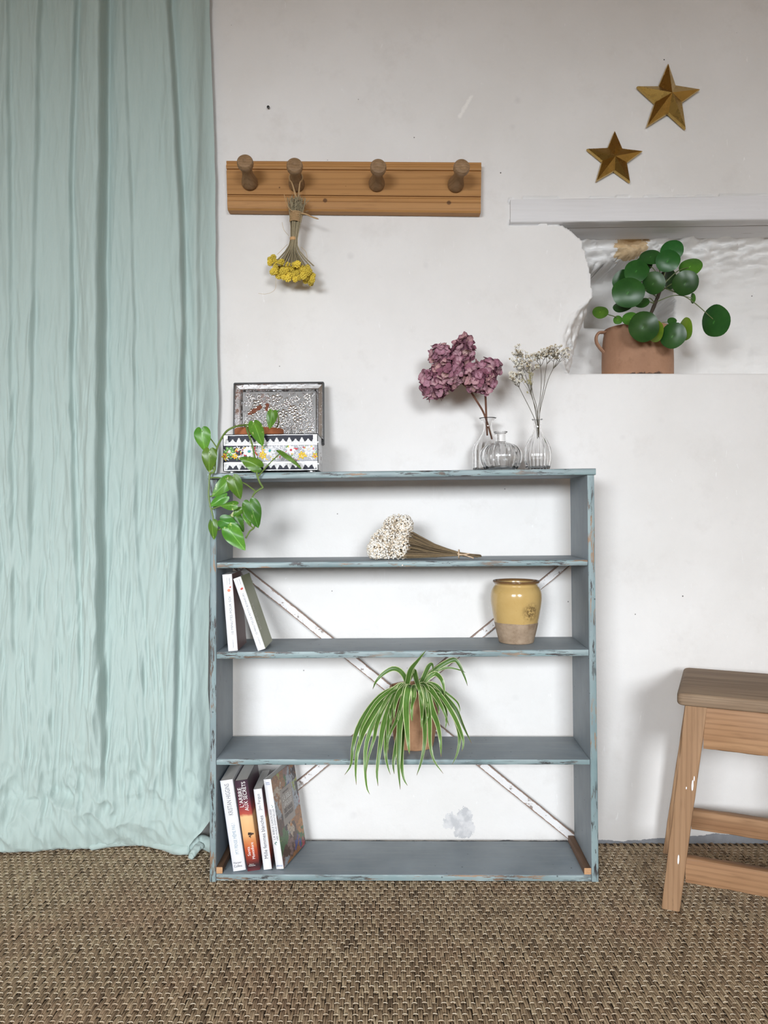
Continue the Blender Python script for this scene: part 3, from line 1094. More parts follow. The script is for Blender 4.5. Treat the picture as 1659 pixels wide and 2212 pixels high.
# ------------------------------------------------------------------ peg rail
def peg_rail():
    yb, yf = W - 0.001, 1.897
    mid = P(763, 455, yf)
    root = thing('peg_rail', 'long pine wall board with moulded edges and four turned pegs', 'peg rail', (mid[0], W, mid[2]))
    Z = lambda p: P(0, p, yf)[2]
    prof_px = [(455.5, 0.004), (452, 0.0), (436, -0.0015), (434, 0.001), (427, 0.001), (425.6, -0.001), (424, -0.001), (423.2, 0.004), (421.6, 0.004), (421, 0.0), (369, 0.0),
               (367.5, 0.004), (365.5, 0.004), (364.5, -0.001), (361, -0.0025), (356, -0.001), (354.5, 0.003), (352.5, 0.003), (351.5, 0.0015), (347, 0.002), (345.8, 0.004)]

    def ring(t):
        top = 345.8 + t * 3.6
        bot = 453 + t * 6.0
        r = []
        for p, dy in prof_px:
            q = top + (p - 345.8) / (455.5 - 345.8) * (bot - top)
            px = (488.5 + 3.0 * (p - 345.8) / 110) * (1 - t) + (1040 - 1.5 * (p - 345.8) / 110) * t
            v = P(px, q, yf)
            v[1] = yf + dy
            r.append(v)
        v = r[-1].copy(); v[1] = yb
        r.append(v)
        v = r[0].copy(); v[1] = yb
        r.append(v)
        return r
    mb = MB()
    mb.loft([ring(t) for t in np.linspace(0, 1, 14)])
    K = lambda x, y, r: (P(x, y, yf) - np.array(root.location), r)
    m = m_wood('honey_pine', (0.39, 0.195, 0.066), (0.48, 0.25, 0.09), (0.19, 0.08, 0.028), 'x',
               [K(702, 433, 0.0085), K(970, 438, 0.009), K(604, 405, 0.0045), K(747, 402, 0.0035)], 0.5, sc=0.45)
    mb.build('board', m, root, angle=20)
    mp = m_wood('dark_turned_pine', (0.22, 0.135, 0.07), (0.33, 0.21, 0.115), (0.12, 0.065, 0.03), 'y', rough=0.5)
    for (bx, by), (tx, ty) in (((540, 397), (528.5, 347)), ((641, 400), (636, 355)), ((813.5, 399), (817.5, 358)), ((983.5, 401), (998.5, 358))):
        A, B = P(bx, by, yf + 0.001), P(tx, ty, yf - 0.088)
        ln = np.linalg.norm(B - A)
        pr = [(0.0165, -0.004), (0.0195, 0.002), (0.0200, 0.008), (0.0180, 0.017), (0.0145, 0.030), (0.0128, 0.042), (0.0125, 0.054), (0.0135, 0.062), (0.0165, 0.069), (0.0188, 0.075),
              (0.0195, 0.081), (0.0188, 0.087), (0.0170, 0.0895), (0.0120, 0.0905), (0.0115, 0.0900), (0.004, 0.0906), (0.0016, 0.0892)]
        pb = MB()
        pb.lathe([(r, h * ln / 0.0906) for r, h in pr], 28, A, B - A)
        pb.build('peg', mp, root, angle=35)


peg_rail()


# ------------------------------------------------------------------ hanging yellow bunch
def yellow_bunch():
    z = zoomer(460, 300, 2.676)
    Y0 = 1.868
    root = thing('dried_flower_bunch', 'dried yellow everlasting flowers hanging head down from a wooden peg', 'dried flowers', z(480, 300, Y0))
    rg = random.Random(3)
    st = MB()
    for i in range(85):
        a = rg.gauss(0, 1)
        d = rg.uniform(-1, 1)
        tx = 450 + 105 * max(-1.2, min(1.2, a * 0.6)) + 10
        pts = [z(483 + a * 22 + rg.uniform(-8, 8), 345 + rg.uniform(-15, 40), Y0 + d * 0.014), z(482 + a * 17, 440, Y0 + d * 0.011), z(470 + a * 9, 575, Y0 + d * 0.007),
               z(462 + a * 20, 650, Y0 + d * 0.011), z(tx, 735, Y0 + d * 0.018)]
        st.tube(catmull(pts, 9), 0.0007 + 0.0004 * rg.random(), 5)
    for i in range(120):    # short side leaves on the bare ends
        x, y = 485 + rg.gauss(0, 24), rg.uniform(340, 420)
        p = z(x, y, Y0 + rg.uniform(-0.016, 0.012))
        st.tube([p, p + np.array([rg.uniform(-1, 1) * 0.008, rg.uniform(-1, 0.5) * 0.005, rg.uniform(0.0, 0.014)])], [0.0009, 0.0003], 4)
    o = st.build('stems', plain('dry_grey_stems', (0.30, 0.25, 0.155), 0.9, vary=0.35, scale=250), root)
    tw = MB()
    path = []
    for i in range(90):
        t = i / 89
        a = t * 2 * math.pi * 7
        c = z(482 - 6 * t, 425 + t * 58, Y0)
        path.append(c + np.array([math.cos(a) * (0.0158 - 0.003 * t), math.sin(a) * 0.0155, 0]))
    tw.tube(path, 0.0016, 6)
    tw.tube(catmull([z(510, 430, Y0 - 0.014), z(540, 436, Y0 - 0.018), z(575, 452, Y0 - 0.02), z(612, 464, Y0 - 0.016)], 12), [0.0018] * 11 + [0.0006], 6)
    tw.tube(catmull([z(500, 437, Y0 - 0.015), z(450, 412, Y0 - 0.018), z(425, 370, Y0 - 0.018), z(412, 322, Y0 - 0.012)], 12), 0.0009, 5)
    # loop over the peg
    A, B = P(641, 400, 1.898), P(636, 355, 1.809)
    ax = nrm(B - A)
    c = A + (B - A) * 0.34
    e1 = nrm(np.cross(ax, [1, 0, 0]))
    e2 = np.cross(ax, e1)
    for k in range(2):
        loop = [z(478 + k * 6, 340, Y0 + 0.004)] + [c + ax * 0.003 * k + 0.0158 * (math.cos(q) * np.array([0, 0, 1]) + math.sin(q) * np.array([1.0, 0, 0])) for q in np.linspace(-2.5, 2.5, 12)] + [z(492 + k * 4, 340, Y0 + 0.002)]
        tw.tube(catmull(loop, 46), 0.0016, 6)
    tw.build('twine', MAT['twine'], root)
    bd = MB()
    bd.lathe([(0.0078, -0.004), (0.0088, -0.003), (0.0088, 0.003), (0.0078, 0.004)], 16, z(465, 579, Y0))
    bd.build('rubber_band', plain('tan_rubber', (0.55, 0.32, 0.14), 0.6), root)
    sm = plain('pale_straw', (0.58, 0.47, 0.30), 0.9)
    for pts, r in (([(362, 800, 0), (362, 860, 0), (340, 886, 0), (300, 897, 0), (262, 893, 0)], 0.0004), ([(438, 560, 0), (410, 525, -0.01), (400, 482, -0.01)], 0.0006),
                   ([(510, 625, 0), (540, 660, -0.01), (545, 720, -0.01)], 0.0006), ([(430, 610, 0), (400, 640, -0.01), (372, 668, -0.01)], 0.0006)):
        ls = MB()
        ls.tube(catmull([z(x, y, Y0 + d) for x, y, d in pts], 16), r, 4)
        ls.build('loose_straw', sm, root)
    # flower heads: clusters of tiny buttons
    fb = MB()
    for i in range(26):
        g = math.pi * (3 - 5 ** 0.5) * i
        y = 1 - 2 * (i + 0.5) / 26
        r = math.sqrt(1 - y * y)
        q = np.array([math.cos(g) * r, y, math.sin(g) * r])
        fb.ball(q * 0.0058, 0.0021 + 0.0006 * rg.random(), 1)
    fb.ball((0, 0, 0), 0.0045, 1)
    t = NT('yellow_everlasting', 0.75)
    c = t.mix((0.55, 0.38, 0.03), (0.88, 0.70, 0.10), t.noise(t.co(), 320, 2))
    hs = t.n('ShaderNodeHueSaturation')
    t.put(hs.inputs['Value'], t.math('MULTIPLY_ADD', t.rnd(), 0.4, 0.8))
    t.put(hs.inputs['Color'], c)
    t.color(hs.outputs[0])
    first = None
    spots = [(350, 682), (330, 716), (362, 745), (396, 712), (430, 730), (405, 766), (440, 792), (470, 745), (482, 778), (515, 748), (545, 746), (522, 792), (562, 812), (500, 802), (380, 792),
             (460, 792), (345, 770), (425, 760), (548, 778), (575, 790), (395, 740), (488, 725), (410, 800), (535, 822), (362, 715), (455, 765), (565, 832), (520, 765), (432, 808), (380, 765), (335, 700), (378, 735), (412, 745), (450, 748), (500, 760), (532, 770), (560, 765), (355, 765), (418, 782), (476, 812), (540, 800), (575, 815), (395, 780), (462, 730)]
    for i, (x, y) in enumerate(spots):
        if first is None:
            o = first = fb.build('flower_head', t.m, root, local=True)
        else:
            o = first.copy()
            COL.objects.link(o)
        o.location = Vector(z(x, y, Y0 + rg.uniform(-0.022, 0.014))) - root.location
        s = rg.uniform(0.95, 1.3)
        o.scale = (s, s, s * 0.85)
        o.rotation_euler = (rg.random() * 6, rg.random() * 6, rg.random() * 6)


yellow_bunch()


# ------------------------------------------------------------------ brass stars
def star(label, tips, inner, apex, depth):
    pts = []
    for a, b in zip(tips, inner):
        pts += [a, b]
    yb = W - 0.002
    yr = 1.916
    ring = [P(x, y, yr) for x, y in pts]
    back = [p + [0, yb - yr, 0] for p in ring]
    ap = P(apex[0], apex[1], yr - depth)
    c = np.mean(ring, axis=0)
    mb = MB()
    n = 10
    # each point keeps a little roll at its rim
    ring2 = [c + (p - c) * 0.965 + [0, -0.0035, 0] for p in ring]
    vs = back + ring + ring2 + [ap]
    f = []
    for i in range(n):
        j = (i + 1) % n
        f += [[i, j, n + j, n + i], [n + i, n + j, 2 * n + j, 2 * n + i], [2 * n + i, 2 * n + j, 3 * n]]
    f.append(list(range(n))[::-1])
    mb.add(vs, f)
    v = np.array(mb.v) - c
    o = mesh_obj('brass_star', v, mb.f, MAT['brass'], smooth=False)
    bm = bmesh.new()
    bm.from_mesh(o.data)
    bmesh.ops.recalc_face_normals(bm, faces=bm.faces)
    bm.to_mesh(o.data)
    bm.free()
    o.location = Vector(c)
    tag(o, label, 'star ornament', 'brass stars on the wall')


star('larger and higher five pointed brass star on the wall', [(1443, 137.5), (1512, 193.5), (1481, 279), (1396.5, 274.5), (1376, 187)],
     [(1459, 185), (1473, 221.5), (1443.5, 245), (1414, 222), (1422, 187)], (1452.5, 199.5), 0.026)
star('smaller and lower five pointed brass star above the lintel', [(1327.5, 283), (1388, 327), (1361, 394), (1287.5, 392), (1267.5, 322)],
     [(1344, 321.5), (1354, 352), (1327, 369.5), (1300, 348.5), (1312, 320)], (1329.6, 337), 0.022)


# ------------------------------------------------------------------ leaves
def disc_leaf(c, rx, ry, tilt_seed, name, mat, parent, stem_from, stem_mat, ang=0.0, back=0.0):
    """round leaf: centre c (world), half sizes in metres as seen, hung on a petiole"""
    rg = random.Random(tilt_seed)
    R0 = max(rx, ry)
    k = min(rx, ry) / R0
    v = nrm(np.array([0, 0, ZC]) - c)
    rt = nrm(np.cross(v, [0, 0, 1.0]))
    uv_ = np.cross(rt, v)
    th = math.acos(min(1, k * 1.02))
    if rx < ry:
        n = nrm(v * math.cos(th) + rt * math.sin(th) * (1 if ang >= 0 else -1) + uv_ * rg.uniform(-0.1, 0.12))
    else:
        n = nrm(v * math.cos(th) + uv_ * math.sin(th) + rt * rg.uniform(-0.12, 0.12))
    u = nrm(np.cross([0, 0, 1.0], n)) * -1
    w = np.cross(n, u)
    if ang:
        ca, sa = math.cos(ang), math.sin(ang)
    vs, uv = [c + n * -0.0003], [(0.08, 0.12)]
    m = 28
    rings = [0.12, 0.4, 0.72, 0.92, 1.0]
    for r in rings:
        for j in range(m):
            a = 2 * math.pi * j / m
            q = r * R0 * (1 + 0.025 * math.sin(2 * a + tilt_seed) + 0.012 * math.sin(5 * a + tilt_seed * 2))
            h = -0.15 * R0 * r * r + 0.06 * R0 * math.sin(2 * a + tilt_seed * 1.7) * r * r + 0.02 * R0 * min(r, 0.3) / 0.3
            vs.append(c + q * (math.cos(a) * u + math.sin(a) * w) + n * h)
            uv.append((r * math.cos(a), r * math.sin(a)))
    f = [[0, 1 + j, 1 + (j + 1) % m] for j in range(m)]
    for i in range(len(rings) - 1):
        for j in range(m):
            a_, b_ = 1 + i * m + j, 1 + i * m + (j + 1) % m
            f.append([a_, a_ + m, b_ + m, b_])
    o = mesh_obj(name, vs, f, mat, parent, uv=uv, angle=180)
    mid = (np.asarray(stem_from) + c) / 2 + np.array([0, -0.008, 0.010])
    mb = MB()
    mb.tube(catmull([stem_from, mid, c - n * 0.003], 12), np.linspace(0.0014, 0.0010, 12), 6)
    mb.build('petiole', stem_mat, o)
    return o


def heart_leaf(base, tip, width, name, mat, parent, fold=0.25, curl=0.25, roll=0.0, lean=0.15, stem=None, stem_mat=None, heart=0.16, N=14, M=4):
    """pointed heart-shaped leaf from base to tip (world points)"""
    base, tip = np.asarray(base, float), np.asarray(tip, float)
    L = np.linalg.norm(tip - base)
    d = (tip - base) / L
    view = np.array([0, -1.0, lean])
    n = nrm(view - d * np.dot(view, d))
    s = np.cross(d, n)
    cr, sr = math.cos(roll), math.sin(roll)
    s, n = s * cr + n * sr, n * cr - s * sr
    TH = [0, 8, 18, 32, 50, 70, 90, 110, 130, 150, 166, 180]
    RR = [1.0, 0.90, 0.77, 0.665, 0.585, 0.525, 0.465, 0.40, 0.33, 0.255, 0.17, 0.09]
    ka = 36
    vs, uv = [base], [(0, 0.0)]
    rings = (0.25, 0.5, 0.72, 0.88, 1.0)
    half = 0.54
    for rr in rings:
        for i in range(ka):
            a = -180 + 360.0 * i / ka
            r = rr * float(np.interp(abs(a), TH, RR))
            y = r * math.cos(math.radians(a))
            x = r * math.sin(math.radians(a)) / half       # -1..1 across
            wv = width / 2
            h = -fold * abs(x) ** 1.2 * wv - curl * L * (y - 0.35) ** 2 + 0.09 * wv * math.sin(x * 4 + y * 6 + L * 900) * rr
            vs.append(base + d * L * y + s * wv * x * (1 - 0.12 * fold * abs(x)) + n * h)
            uv.append((x, y))
    vs[0] = base + n * (-curl * L * 0.35 ** 2)
    f = [[0, 1 + i, 1 + (i + 1) % ka] for i in range(ka)]
    for k in range(len(rings) - 1):
        for i in range(ka):
            p, q = 1 + k * ka + i, 1 + k * ka + (i + 1) % ka
            f.append([p, p + ka, q + ka, q])
    o = mesh_obj(name, vs, f, mat, parent, uv=uv, angle=180)
    if stem is not None:
        mb = MB()
        b = vs[0]
        mid = (np.asarray(stem) + b) / 2 + np.array([0, 0.005, 0.004])
        mb.tube(catmull([stem, mid, b], 10), np.linspace(0.0017, 0.0011, 10), 6)
        mb.build('petiole', stem_mat, o)
    return o


def strap_leaf(pts, width, name, mat, parent, fold=0.25, tw=0.0, n=22):
    path = catmull(pts, n)
    vs, uv = [], []
    prev = None
    for i, p in enumerate(path):
        t = i / (n - 1)
        d = nrm(path[min(i + 1, n - 1)] - path[max(i - 1, 0)])
        v = np.array([math.sin(tw), -math.cos(tw), 0.35])
        s = np.cross(d, v)
        if np.linalg.norm(s) < 0.15 and prev is not None:
            s = prev
        s = nrm(s)
        if prev is not None and np.dot(s, prev) < 0:
            s = -s
        if prev is not None:
            s = nrm(0.55 * s + 0.45 * prev)
        prev = s
        nn = nrm(np.cross(s, d))
        if nn[1] > 0:
            nn = -nn
        wv = width / 2 * (0.55 + 0.45 * min(1, t / 0.25)) * min(1, (1 - t) / 0.45 + 0.02) ** 0.8
        for q in (-1, -0.5, 0, 0.5, 1):
            vs.append(p + s * wv * q + nn * (abs(q) - 0.5) * fold * wv)
            uv.append((q, t))
    f = []
    for i in range(n - 1):
        for j in range(4):
            a = i * 5 + j
            f.append([a, a + 5, a + 6, a + 1])
    return mesh_obj(name, vs, f, mat, parent, uv=uv, angle=180)


# ------------------------------------------------------------------ pilea in the niche
def pilea():
    z = zoomer(1080, 400, 2.865)
    Yc = 2.022
    c = P(1376.5, 806, Yc)
    c[2] = ZS + 0.0008
    root = thing('potted_pilea', 'round leaved green plant in a brown clay crock inside the wall niche', 'potted plant', c)
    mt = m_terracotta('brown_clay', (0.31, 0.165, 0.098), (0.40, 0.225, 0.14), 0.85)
    H = 0.131
    mb = MB()
    pr = [(0.086, 0), (0.0895, 0.003), (0.0905, 0.012), (0.0905, 0.05), (0.0895, 0.085), (0.0865, 0.112), (0.0845, 0.122), (0.0855, 0.127), (0.0850, H), (0.0815, H), (0.080, 0.12), (0.080, 0.09), (0.04, 0.088)]
    mb.lathe(pr, 56, c)
    pot = mb.build('pot', mt, root, angle=50)
    hb = MB()
    hx = lambda px, py: P(px, py, Yc - 0.004)
    pts = [hx(1312, 716), hx(1304, 718), hx(1294, 719), hx(1288, 728), hx(1289, 741), hx(1297, 753), hx(1306, 762), hx(1312, 764)]
    path = catmull(pts, 26)
    rings = []
    for i, p in enumerate(path):
        d = nrm(path[min(i + 1, 25)] - path[max(i - 1, 0)])
        s = np.cross(d, [0, 1, 0])
        rings.append([p + 0.0038 * math.cos(a) * s + 0.0085 * math.sin(a) * np.array([0, 1.0, 0]) for a in np.linspace(0, 2 * math.pi, 10, endpoint=False)])
    hb.loft(rings)
    hb.build('handle', mt, pot)
    sb = MB()
    sb.lathe([(0.079, 0.098), (0.06, 0.104), (0.03, 0.106), (0.001, 0.107)], 24, c)
    sb.build('soil', MAT['soil'], root)
    st = MB()
    base = c + [0.004, -0.01, 0.104]
    trunk = catmull([base, z(940, 780, 2.0), z(965, 720, 1.99), z(990, 655, 1.985), z(1005, 600, 1.985), z(1010, 540, 1.985)], 24)
    st.tube(trunk, [0.0042 + 0.0012 * random.random() for _ in trunk], 8)
    st.build('stem', plain('dark_woody_stem', (0.05, 0.035, 0.022), 0.85, vary=0.4, scale=300), root)
    pm = plain('green_petiole', (0.12, 0.15, 0.05), 0.5)
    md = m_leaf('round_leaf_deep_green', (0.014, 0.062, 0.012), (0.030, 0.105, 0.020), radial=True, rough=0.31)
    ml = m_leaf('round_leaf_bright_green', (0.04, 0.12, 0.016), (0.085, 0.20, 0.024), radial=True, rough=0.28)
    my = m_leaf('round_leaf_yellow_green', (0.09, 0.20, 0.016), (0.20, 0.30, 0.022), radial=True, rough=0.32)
    L = [(1065, 400, 65, 58, 0.02, 0), (1040, 465, 68, 63, -0.03, 0), (935, 440, 66, 40, 0.0, 0), (890, 482, 52, 42, 0.02, 0), (847, 527, 72, 62, -0.04, 0), (768, 592, 60, 66, 0.02, 0), (795, 660, 92, 86, -0.06, 0),
         (950, 605, 63, 66, -0.05, 0), (1045, 582, 34, 60, 0.03, 0), (1180, 500, 66, 48, 0.0, 1), (1148, 605, 73, 72, -0.05, 0), (1327, 840, 74, 95, -0.06, 0), (622, 782, 46, 34, -0.07, 1),
         (730, 833, 27, 24, -0.05, 1), (878, 724, 43, 26, -0.02, 0), (760, 745, 55, 30, 0.0, 0), (812, 824, 50, 38, -0.06, 1), (888, 875, 85, 88, -0.115, 0), (955, 905, 48, 62, -0.10, 2),
         (1070, 930, 72, 75, -0.115, 0), (1140, 890, 38, 68, -0.10, 2), (1065, 838, 26, 20, -0.04, 0), (1190, 700, 14, 30, -0.03, 1)]
    for i, (x, y, rx, ry, dy, kind) in enumerate(L):
        Y = 1.985 + dy
        cc = z(x, y, Y)
        s = Y / F / 2.865
        if y < 780:
            node = trunk[int(np.clip(23 * (1 - (y - 420) / 560.0) * 0.85, 8, 23))]
        else:
            node = base + [random.uniform(-0.02, 0.02), random.uniform(-0.03, 0), 0]
        if i == 11:
            node = trunk[16]
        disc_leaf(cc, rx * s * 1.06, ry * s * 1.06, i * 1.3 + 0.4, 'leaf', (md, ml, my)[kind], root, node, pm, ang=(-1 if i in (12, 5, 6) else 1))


pilea()


# ------------------------------------------------------------------ tin box with the trailing plant
def flower_relief(mb, c, n, r, petals, rot, mi_p=0, mi_c=0, h=0.0012):
    n = nrm(n)
    u = nrm(np.cross([0, 0.3, 1.0], n))
    w = np.cross(n, u)
    for k in range(petals):
        a = rot + 2 * math.pi * k / petals
        d = math.cos(a) * u + math.sin(a) * w
        mb.dome(c + d * r * 0.62, n, d, r * 0.40, r * 0.30, h, 8, mi_p)
    mb.dome(c, n, u, r * 0.24, r * 0.24, h * 1.3, 8, mi_c)


def tin_box():
    z = zoomer(400, 800, 4.6083)
    Yf, Yb = 1.742, 1.868
    X = lambda px, Y: (px - CX) * Y / F
    x0, x1 = X(483, Yf), X(687, Yf)
    zs = shelf_z(0, 585)
    zb, zt = zs + 0.0045, P(0, 938, Yf)[2]
    root = thing('tin_box', 'open silver tin casket with painted flowers and lace border on the shelf top', 'box', ((x0 + x1) / 2, (Yf + Yb) / 2, zs))
    th = 0.0015
    mb = MB()
    mb.box(x0, x1, Yf, Yf + th, zb, zt)
    mb.box(x0, x1, Yb - th, Yb, zb, zt)
    mb.box(x0, x0 + th, Yf, Yb, zb, zt)
    mb.box(x1 - th, x1, Yf, Yb, zb, zt)
    mb.box(x0, x1, Yf, Yb, zb, zb + th)
    body = mb.build('body', MAT['tin'], root, angle=30)
    ed = MB()
    for zz in (zb + 0.0004, zt - 0.0004):
        ed.tube([(x0, Yf - 0.0003, zz), (x1, Yf - 0.0003, zz)], 0.0011, 6)
        ed.tube([(x1 + 0.0003, Yf, zz), (x1 + 0.0003, Yb, zz)], 0.0011, 6)
    ed.tube([(x1, Yf - 0.0003, zb), (x1, Yf - 0.0003, zt)], 0.0011, 6)
    ed.tube([(x0, Yf - 0.0003, zb), (x0, Yf - 0.0003, zt)], 0.0011, 6)
    ed.build('edging', MAT['black'], body)
    for fx in (x0 + 0.017, x1 - 0.016):
        for fy in (Yf + 0.012, Yb - 0.012):
            fb = MB()
            fb.lathe([(0.006, 0), (0.0085, 0.0008), (0.009, 0.003), (0.0085, 0.0046)], 18, (fx, fy, zs + 0.0002))
            fb.build('foot', MAT['tin'], root)
    # navy enamel panels, top and bottom of the front
    h = zt - zb
    Zr = lambda f: zt - f * h           # fraction down the front
    nv = MB()
    nv.box(x0 + 0.010, x1 - 0.010, Yf - 0.0006, Yf, Zr(0.262), Zr(0.025))
    nv.box(x0 + 0.004, x1 - 0.003, Yf - 0.0006, Yf, Zr(0.97), Zr(0.80))
    nv.build('enamel_panel', MAT['navy'], body, angle=20)
    # lace borders of raised loops
    lc = MB()
    nn = np.array([0, -1.0, 0])
    nl = 15
    for row, sgn, zz in ((0, 1, Zr(0.265)), (1, -1, Zr(0.785))):
        lc.box(x0 + 0.001, x1 - 0.001, Yf - 0.0016, Yf - 0.0002, zz - 0.0010, zz + 0.0010)
        for k in range(nl):
            xc = x0 + (k + 0.5) * (x1 - x0) / nl
            big = k % 2 == 0
            hh = 0.0115 if big else 0.0085
            c = np.array([xc, Yf - 0.0006, zz + sgn * hh * 0.45])
            lc.dome(c, nn, (0, 0, 1), hh * 0.55, 0.0052 if big else 0.0060, 0.0011, 10)
            lc.dome(c + [0, 0, sgn * hh * 0.55], nn, (0, 0, 1), 0.0030, 0.0026, 0.0014, 8)
            lc.dome(np.array([xc, Yf - 0.0018, zz + sgn * 0.004]), nn, (0, 0, 1), 0.0024, 0.0016, 0.0009, 8)
            e = np.array([xc + (x1 - x0) / nl / 2, Yf - 0.0006, zz + sgn * 0.0030])
            lc.dome(e, nn, (1, 0, 0), 0.0036, 0.0022, 0.0010, 8)
    lc.build('lace_border', plain('white_lace_enamel', (0.78, 0.78, 0.78), 0.3, vary=0.03), body)
    # flower frieze
    cols = {'green': (0.16, 0.36, 0.09), 'yellow': (0.82, 0.55, 0.03), 'red': (0.62, 0.03, 0.05), 'teal': (0.05, 0.36, 0.36), 'white': (0.86, 0.86, 0.86), 'silver': (0.74, 0.74, 0.76)}
    cm = {k: (MAT['tin'] if v is None else plain('enamel_' + k, v, 0.25, vary=0.05)) for k, v in cols.items()}
    ground = MB()
    ground.box(x0 + 0.0012, x0 + 0.078, Yf - 0.0004, Yf, Zr(0.755), Zr(0.295))
    gr2 = MB()
    gr2.box(x0 + 0.078, x1 - 0.0012, Yf - 0.0004, Yf, Zr(0.755), Zr(0.295))
    gr2.build('glare_panel', plain('glare_grey_silver', (0.20, 0.20, 0.21), 0.45, 0.3, vary=0.9, scale=330), body, angle=20)  # paler ground beyond the left third: window glare put into the colour
    ground.build('enamel_panel', MAT['navy'], body, angle=20)
    fr = [(440, 805, 0.0125, 6, 'green', 'white'), (398, 852, 0.008, 5, 'yellow', 'red'), (497, 850, 0.007, 6, 'yellow', 'white'), (640, 805, 0.013, 8, 'white', 'teal'), (575, 790, 0.006, 5, 'white', 'red'),
          (775, 845, 0.009, 6, 'yellow', 'yellow'), (845, 800, 0.013, 8, 'silver', 'teal'), (735, 795, 0.008, 6, 'silver', 'silver'), (915, 860, 0.008, 6, 'silver', 'yellow'), (1055, 795, 0.011, 7, 'white', 'red'),
          (1165, 848, 0.009, 6, 'yellow', 'yellow'), (1235, 800, 0.012, 8, 'silver', 'silver'), (1295, 855, 0.007, 5, 'yellow', 'red'), (985, 850, 0.007, 6, 'silver', 'silver'), (555, 862, 0.006, 6, 'silver', 'white'),
          (690, 860, 0.007, 6, 'silver', 'white'), (1105, 870, 0.006, 6, 'silver', 'silver')]
    for i, (x, y, r, k, cp, cc) in enumerate(fr):
        m = MB()
        flower_relief(m, z(x, y, Yf - 0.0005), nn, r, k, i * 0.7, 0, 1, 0.0016)
        m.build('painted_flower', [cm[cp], cm[cc]], body)
    lf = MB()
    rg = random.Random(9)
    for i in range(230):
        x, y = rg.uniform(395, 1310), rg.uniform(758, 888)
        a = rg.uniform(0, 3.14)
        lf.dome(z(x, y, Yf - 0.0003), nn, (math.cos(a), 0, math.sin(a)), 0.0045, 0.0014, 0.0009, 8, rg.choice([0, 0, 0, 0, 0, 1, 2, 3]))
    lf.build('leaf_scrolls', [cm['silver'], cm['red'], cm['yellow'], cm['green']], body)
    # side scroll bars
    sd = MB()
    for k in range(6):
        yy = Yf + 0.012 + k * 0.02
        sd.dome((x1, yy, (zb + zt) / 2), (1, 0, 0), (0, 0.5, 1), 0.03, 0.003, 0.001, 10)
    sd.build('side_relief', MAT['tin_rust'], body)
    # lid, hinged open at the back and leaning on the wall
    lx0, lx1 = X(508.5, Yb + 0.012), X(701, Yb + 0.012)
    pb, pt = P(0, 962, Yb + 0.004), P(0, 830, Yb + 0.022)
    up = nrm([0, pt[1] - pb[1], pt[2] - pb[2]])
    Hh = np.linalg.norm(pt - pb)
    out = nrm(np.cross([1.0, 0, 0], up))     # towards the room
    if out[1] > 0:
        out = -out
    o0 = np.array([0, pb[1], pb[2]])
    LP = lambda x, v, d: np.array([x, 0, 0]) + o0 + up * v + out * d
    lid = MB()
    fr_ = [(0, 0.0, 0.010), (1, 0.0008, 0.0105), (2, 0.004, 0.006), (3, 0.0125, 0.0035), (4, 0.0160, 0.0075), (5, 0.0195, 0.0005)]
    rings = []
    for _, ins, d in fr_:
        rings.append([LP(lx0 + ins, ins, d), LP(lx1 - ins, ins, d), LP(lx1 - ins, Hh - ins, d), LP(lx0 + ins, Hh - ins, d)])
    lid.loft(rings, caps=False)
    i5 = 5 * 4
    lid.f.append([i5, i5 + 1, i5 + 2, i5 + 3])
    lid.m.append(1)
    lid_o = lid.build('lid', [MAT['tin_rust'], plain('tarnished_tin', (0.16, 0.155, 0.15), 0.35, 0.9, vary=0.3)], root, smooth=False)
    bk = MB()
    for a, b in (((lx0, 0), (lx1, 0)), ((lx1, 0), (lx1, Hh)), ((lx1, Hh), (lx0, Hh)), ((lx0, Hh), (lx0, 0))):
        r = 0.0016
        p, q = LP(a[0], a[1], 0.0045), LP(b[0], b[1], 0.0045)
        ex = np.array([1.0, 0, 0]) if abs(a[0] - b[0]) < 1e-6 else up
        rr = [[pp + ex * s1 * r + out * s2 * 0.0068 for s1, s2 in ((-1, -1), (1, -1), (1, 1), (-1, 1))] for pp in (p, q)]
        bk.loft(rr)
    bk.build('lid_rim', MAT['black'], lid_o, angle=20)
    bp = MB()
    bp.hexa([LP(lx0, 0, -0.0022), LP(lx0, Hh, -0.0022), LP(lx0, Hh, -0.0010), LP(lx0, 0, -0.0010)], [LP(lx1, 0, -0.0022), LP(lx1, Hh, -0.0022), LP(lx1, Hh, -0.0010), LP(lx1, 0, -0.0010)])
    bp.build('lid_back', MAT['black'], lid_o, angle=20)
    em = MB()
    rg = random.Random(12)
    pw, ph = (lx1 - lx0) - 0.045, Hh - 0.045
    placed = []
    for i in range(400):
        x, v = lx0 + 0.0225 + rg.random() * pw, 0.0225 + rg.random() * ph
        r = rg.choice([0.013, 0.010, 0.008, 0.006])
        r = min(r, x - lx0 - 0.0205, lx1 - 0.0205 - x, v - 0.0205, Hh - 0.0205 - v)
        if r < 0.003:
            continue
        if all((x - a) ** 2 + (v - b) ** 2 > (r + c) ** 2 * 0.62 for a, b, c in placed):
            placed.append((x, v, r))
            flower_relief(em, LP(x, v, 0.0004), out, r, rg.choice([5, 6, 8]), rg.random() * 6, 0, 0, 0.0016)
    for i in range(420):
        x, v = lx0 + 0.026 + rg.random() * (pw - 0.007), 0.026 + rg.random() * (ph - 0.007)
        a = rg.uniform(0.2, 2.4)
        em.dome(LP(x, v, 0.0004), out, np.array([math.cos(a), 0, 0]) + up * math.sin(a), 0.006, 0.0011, 0.0010, 8)
    em.build('embossed_relief', MAT['tin_rust'], lid_o)
    hg = MB()
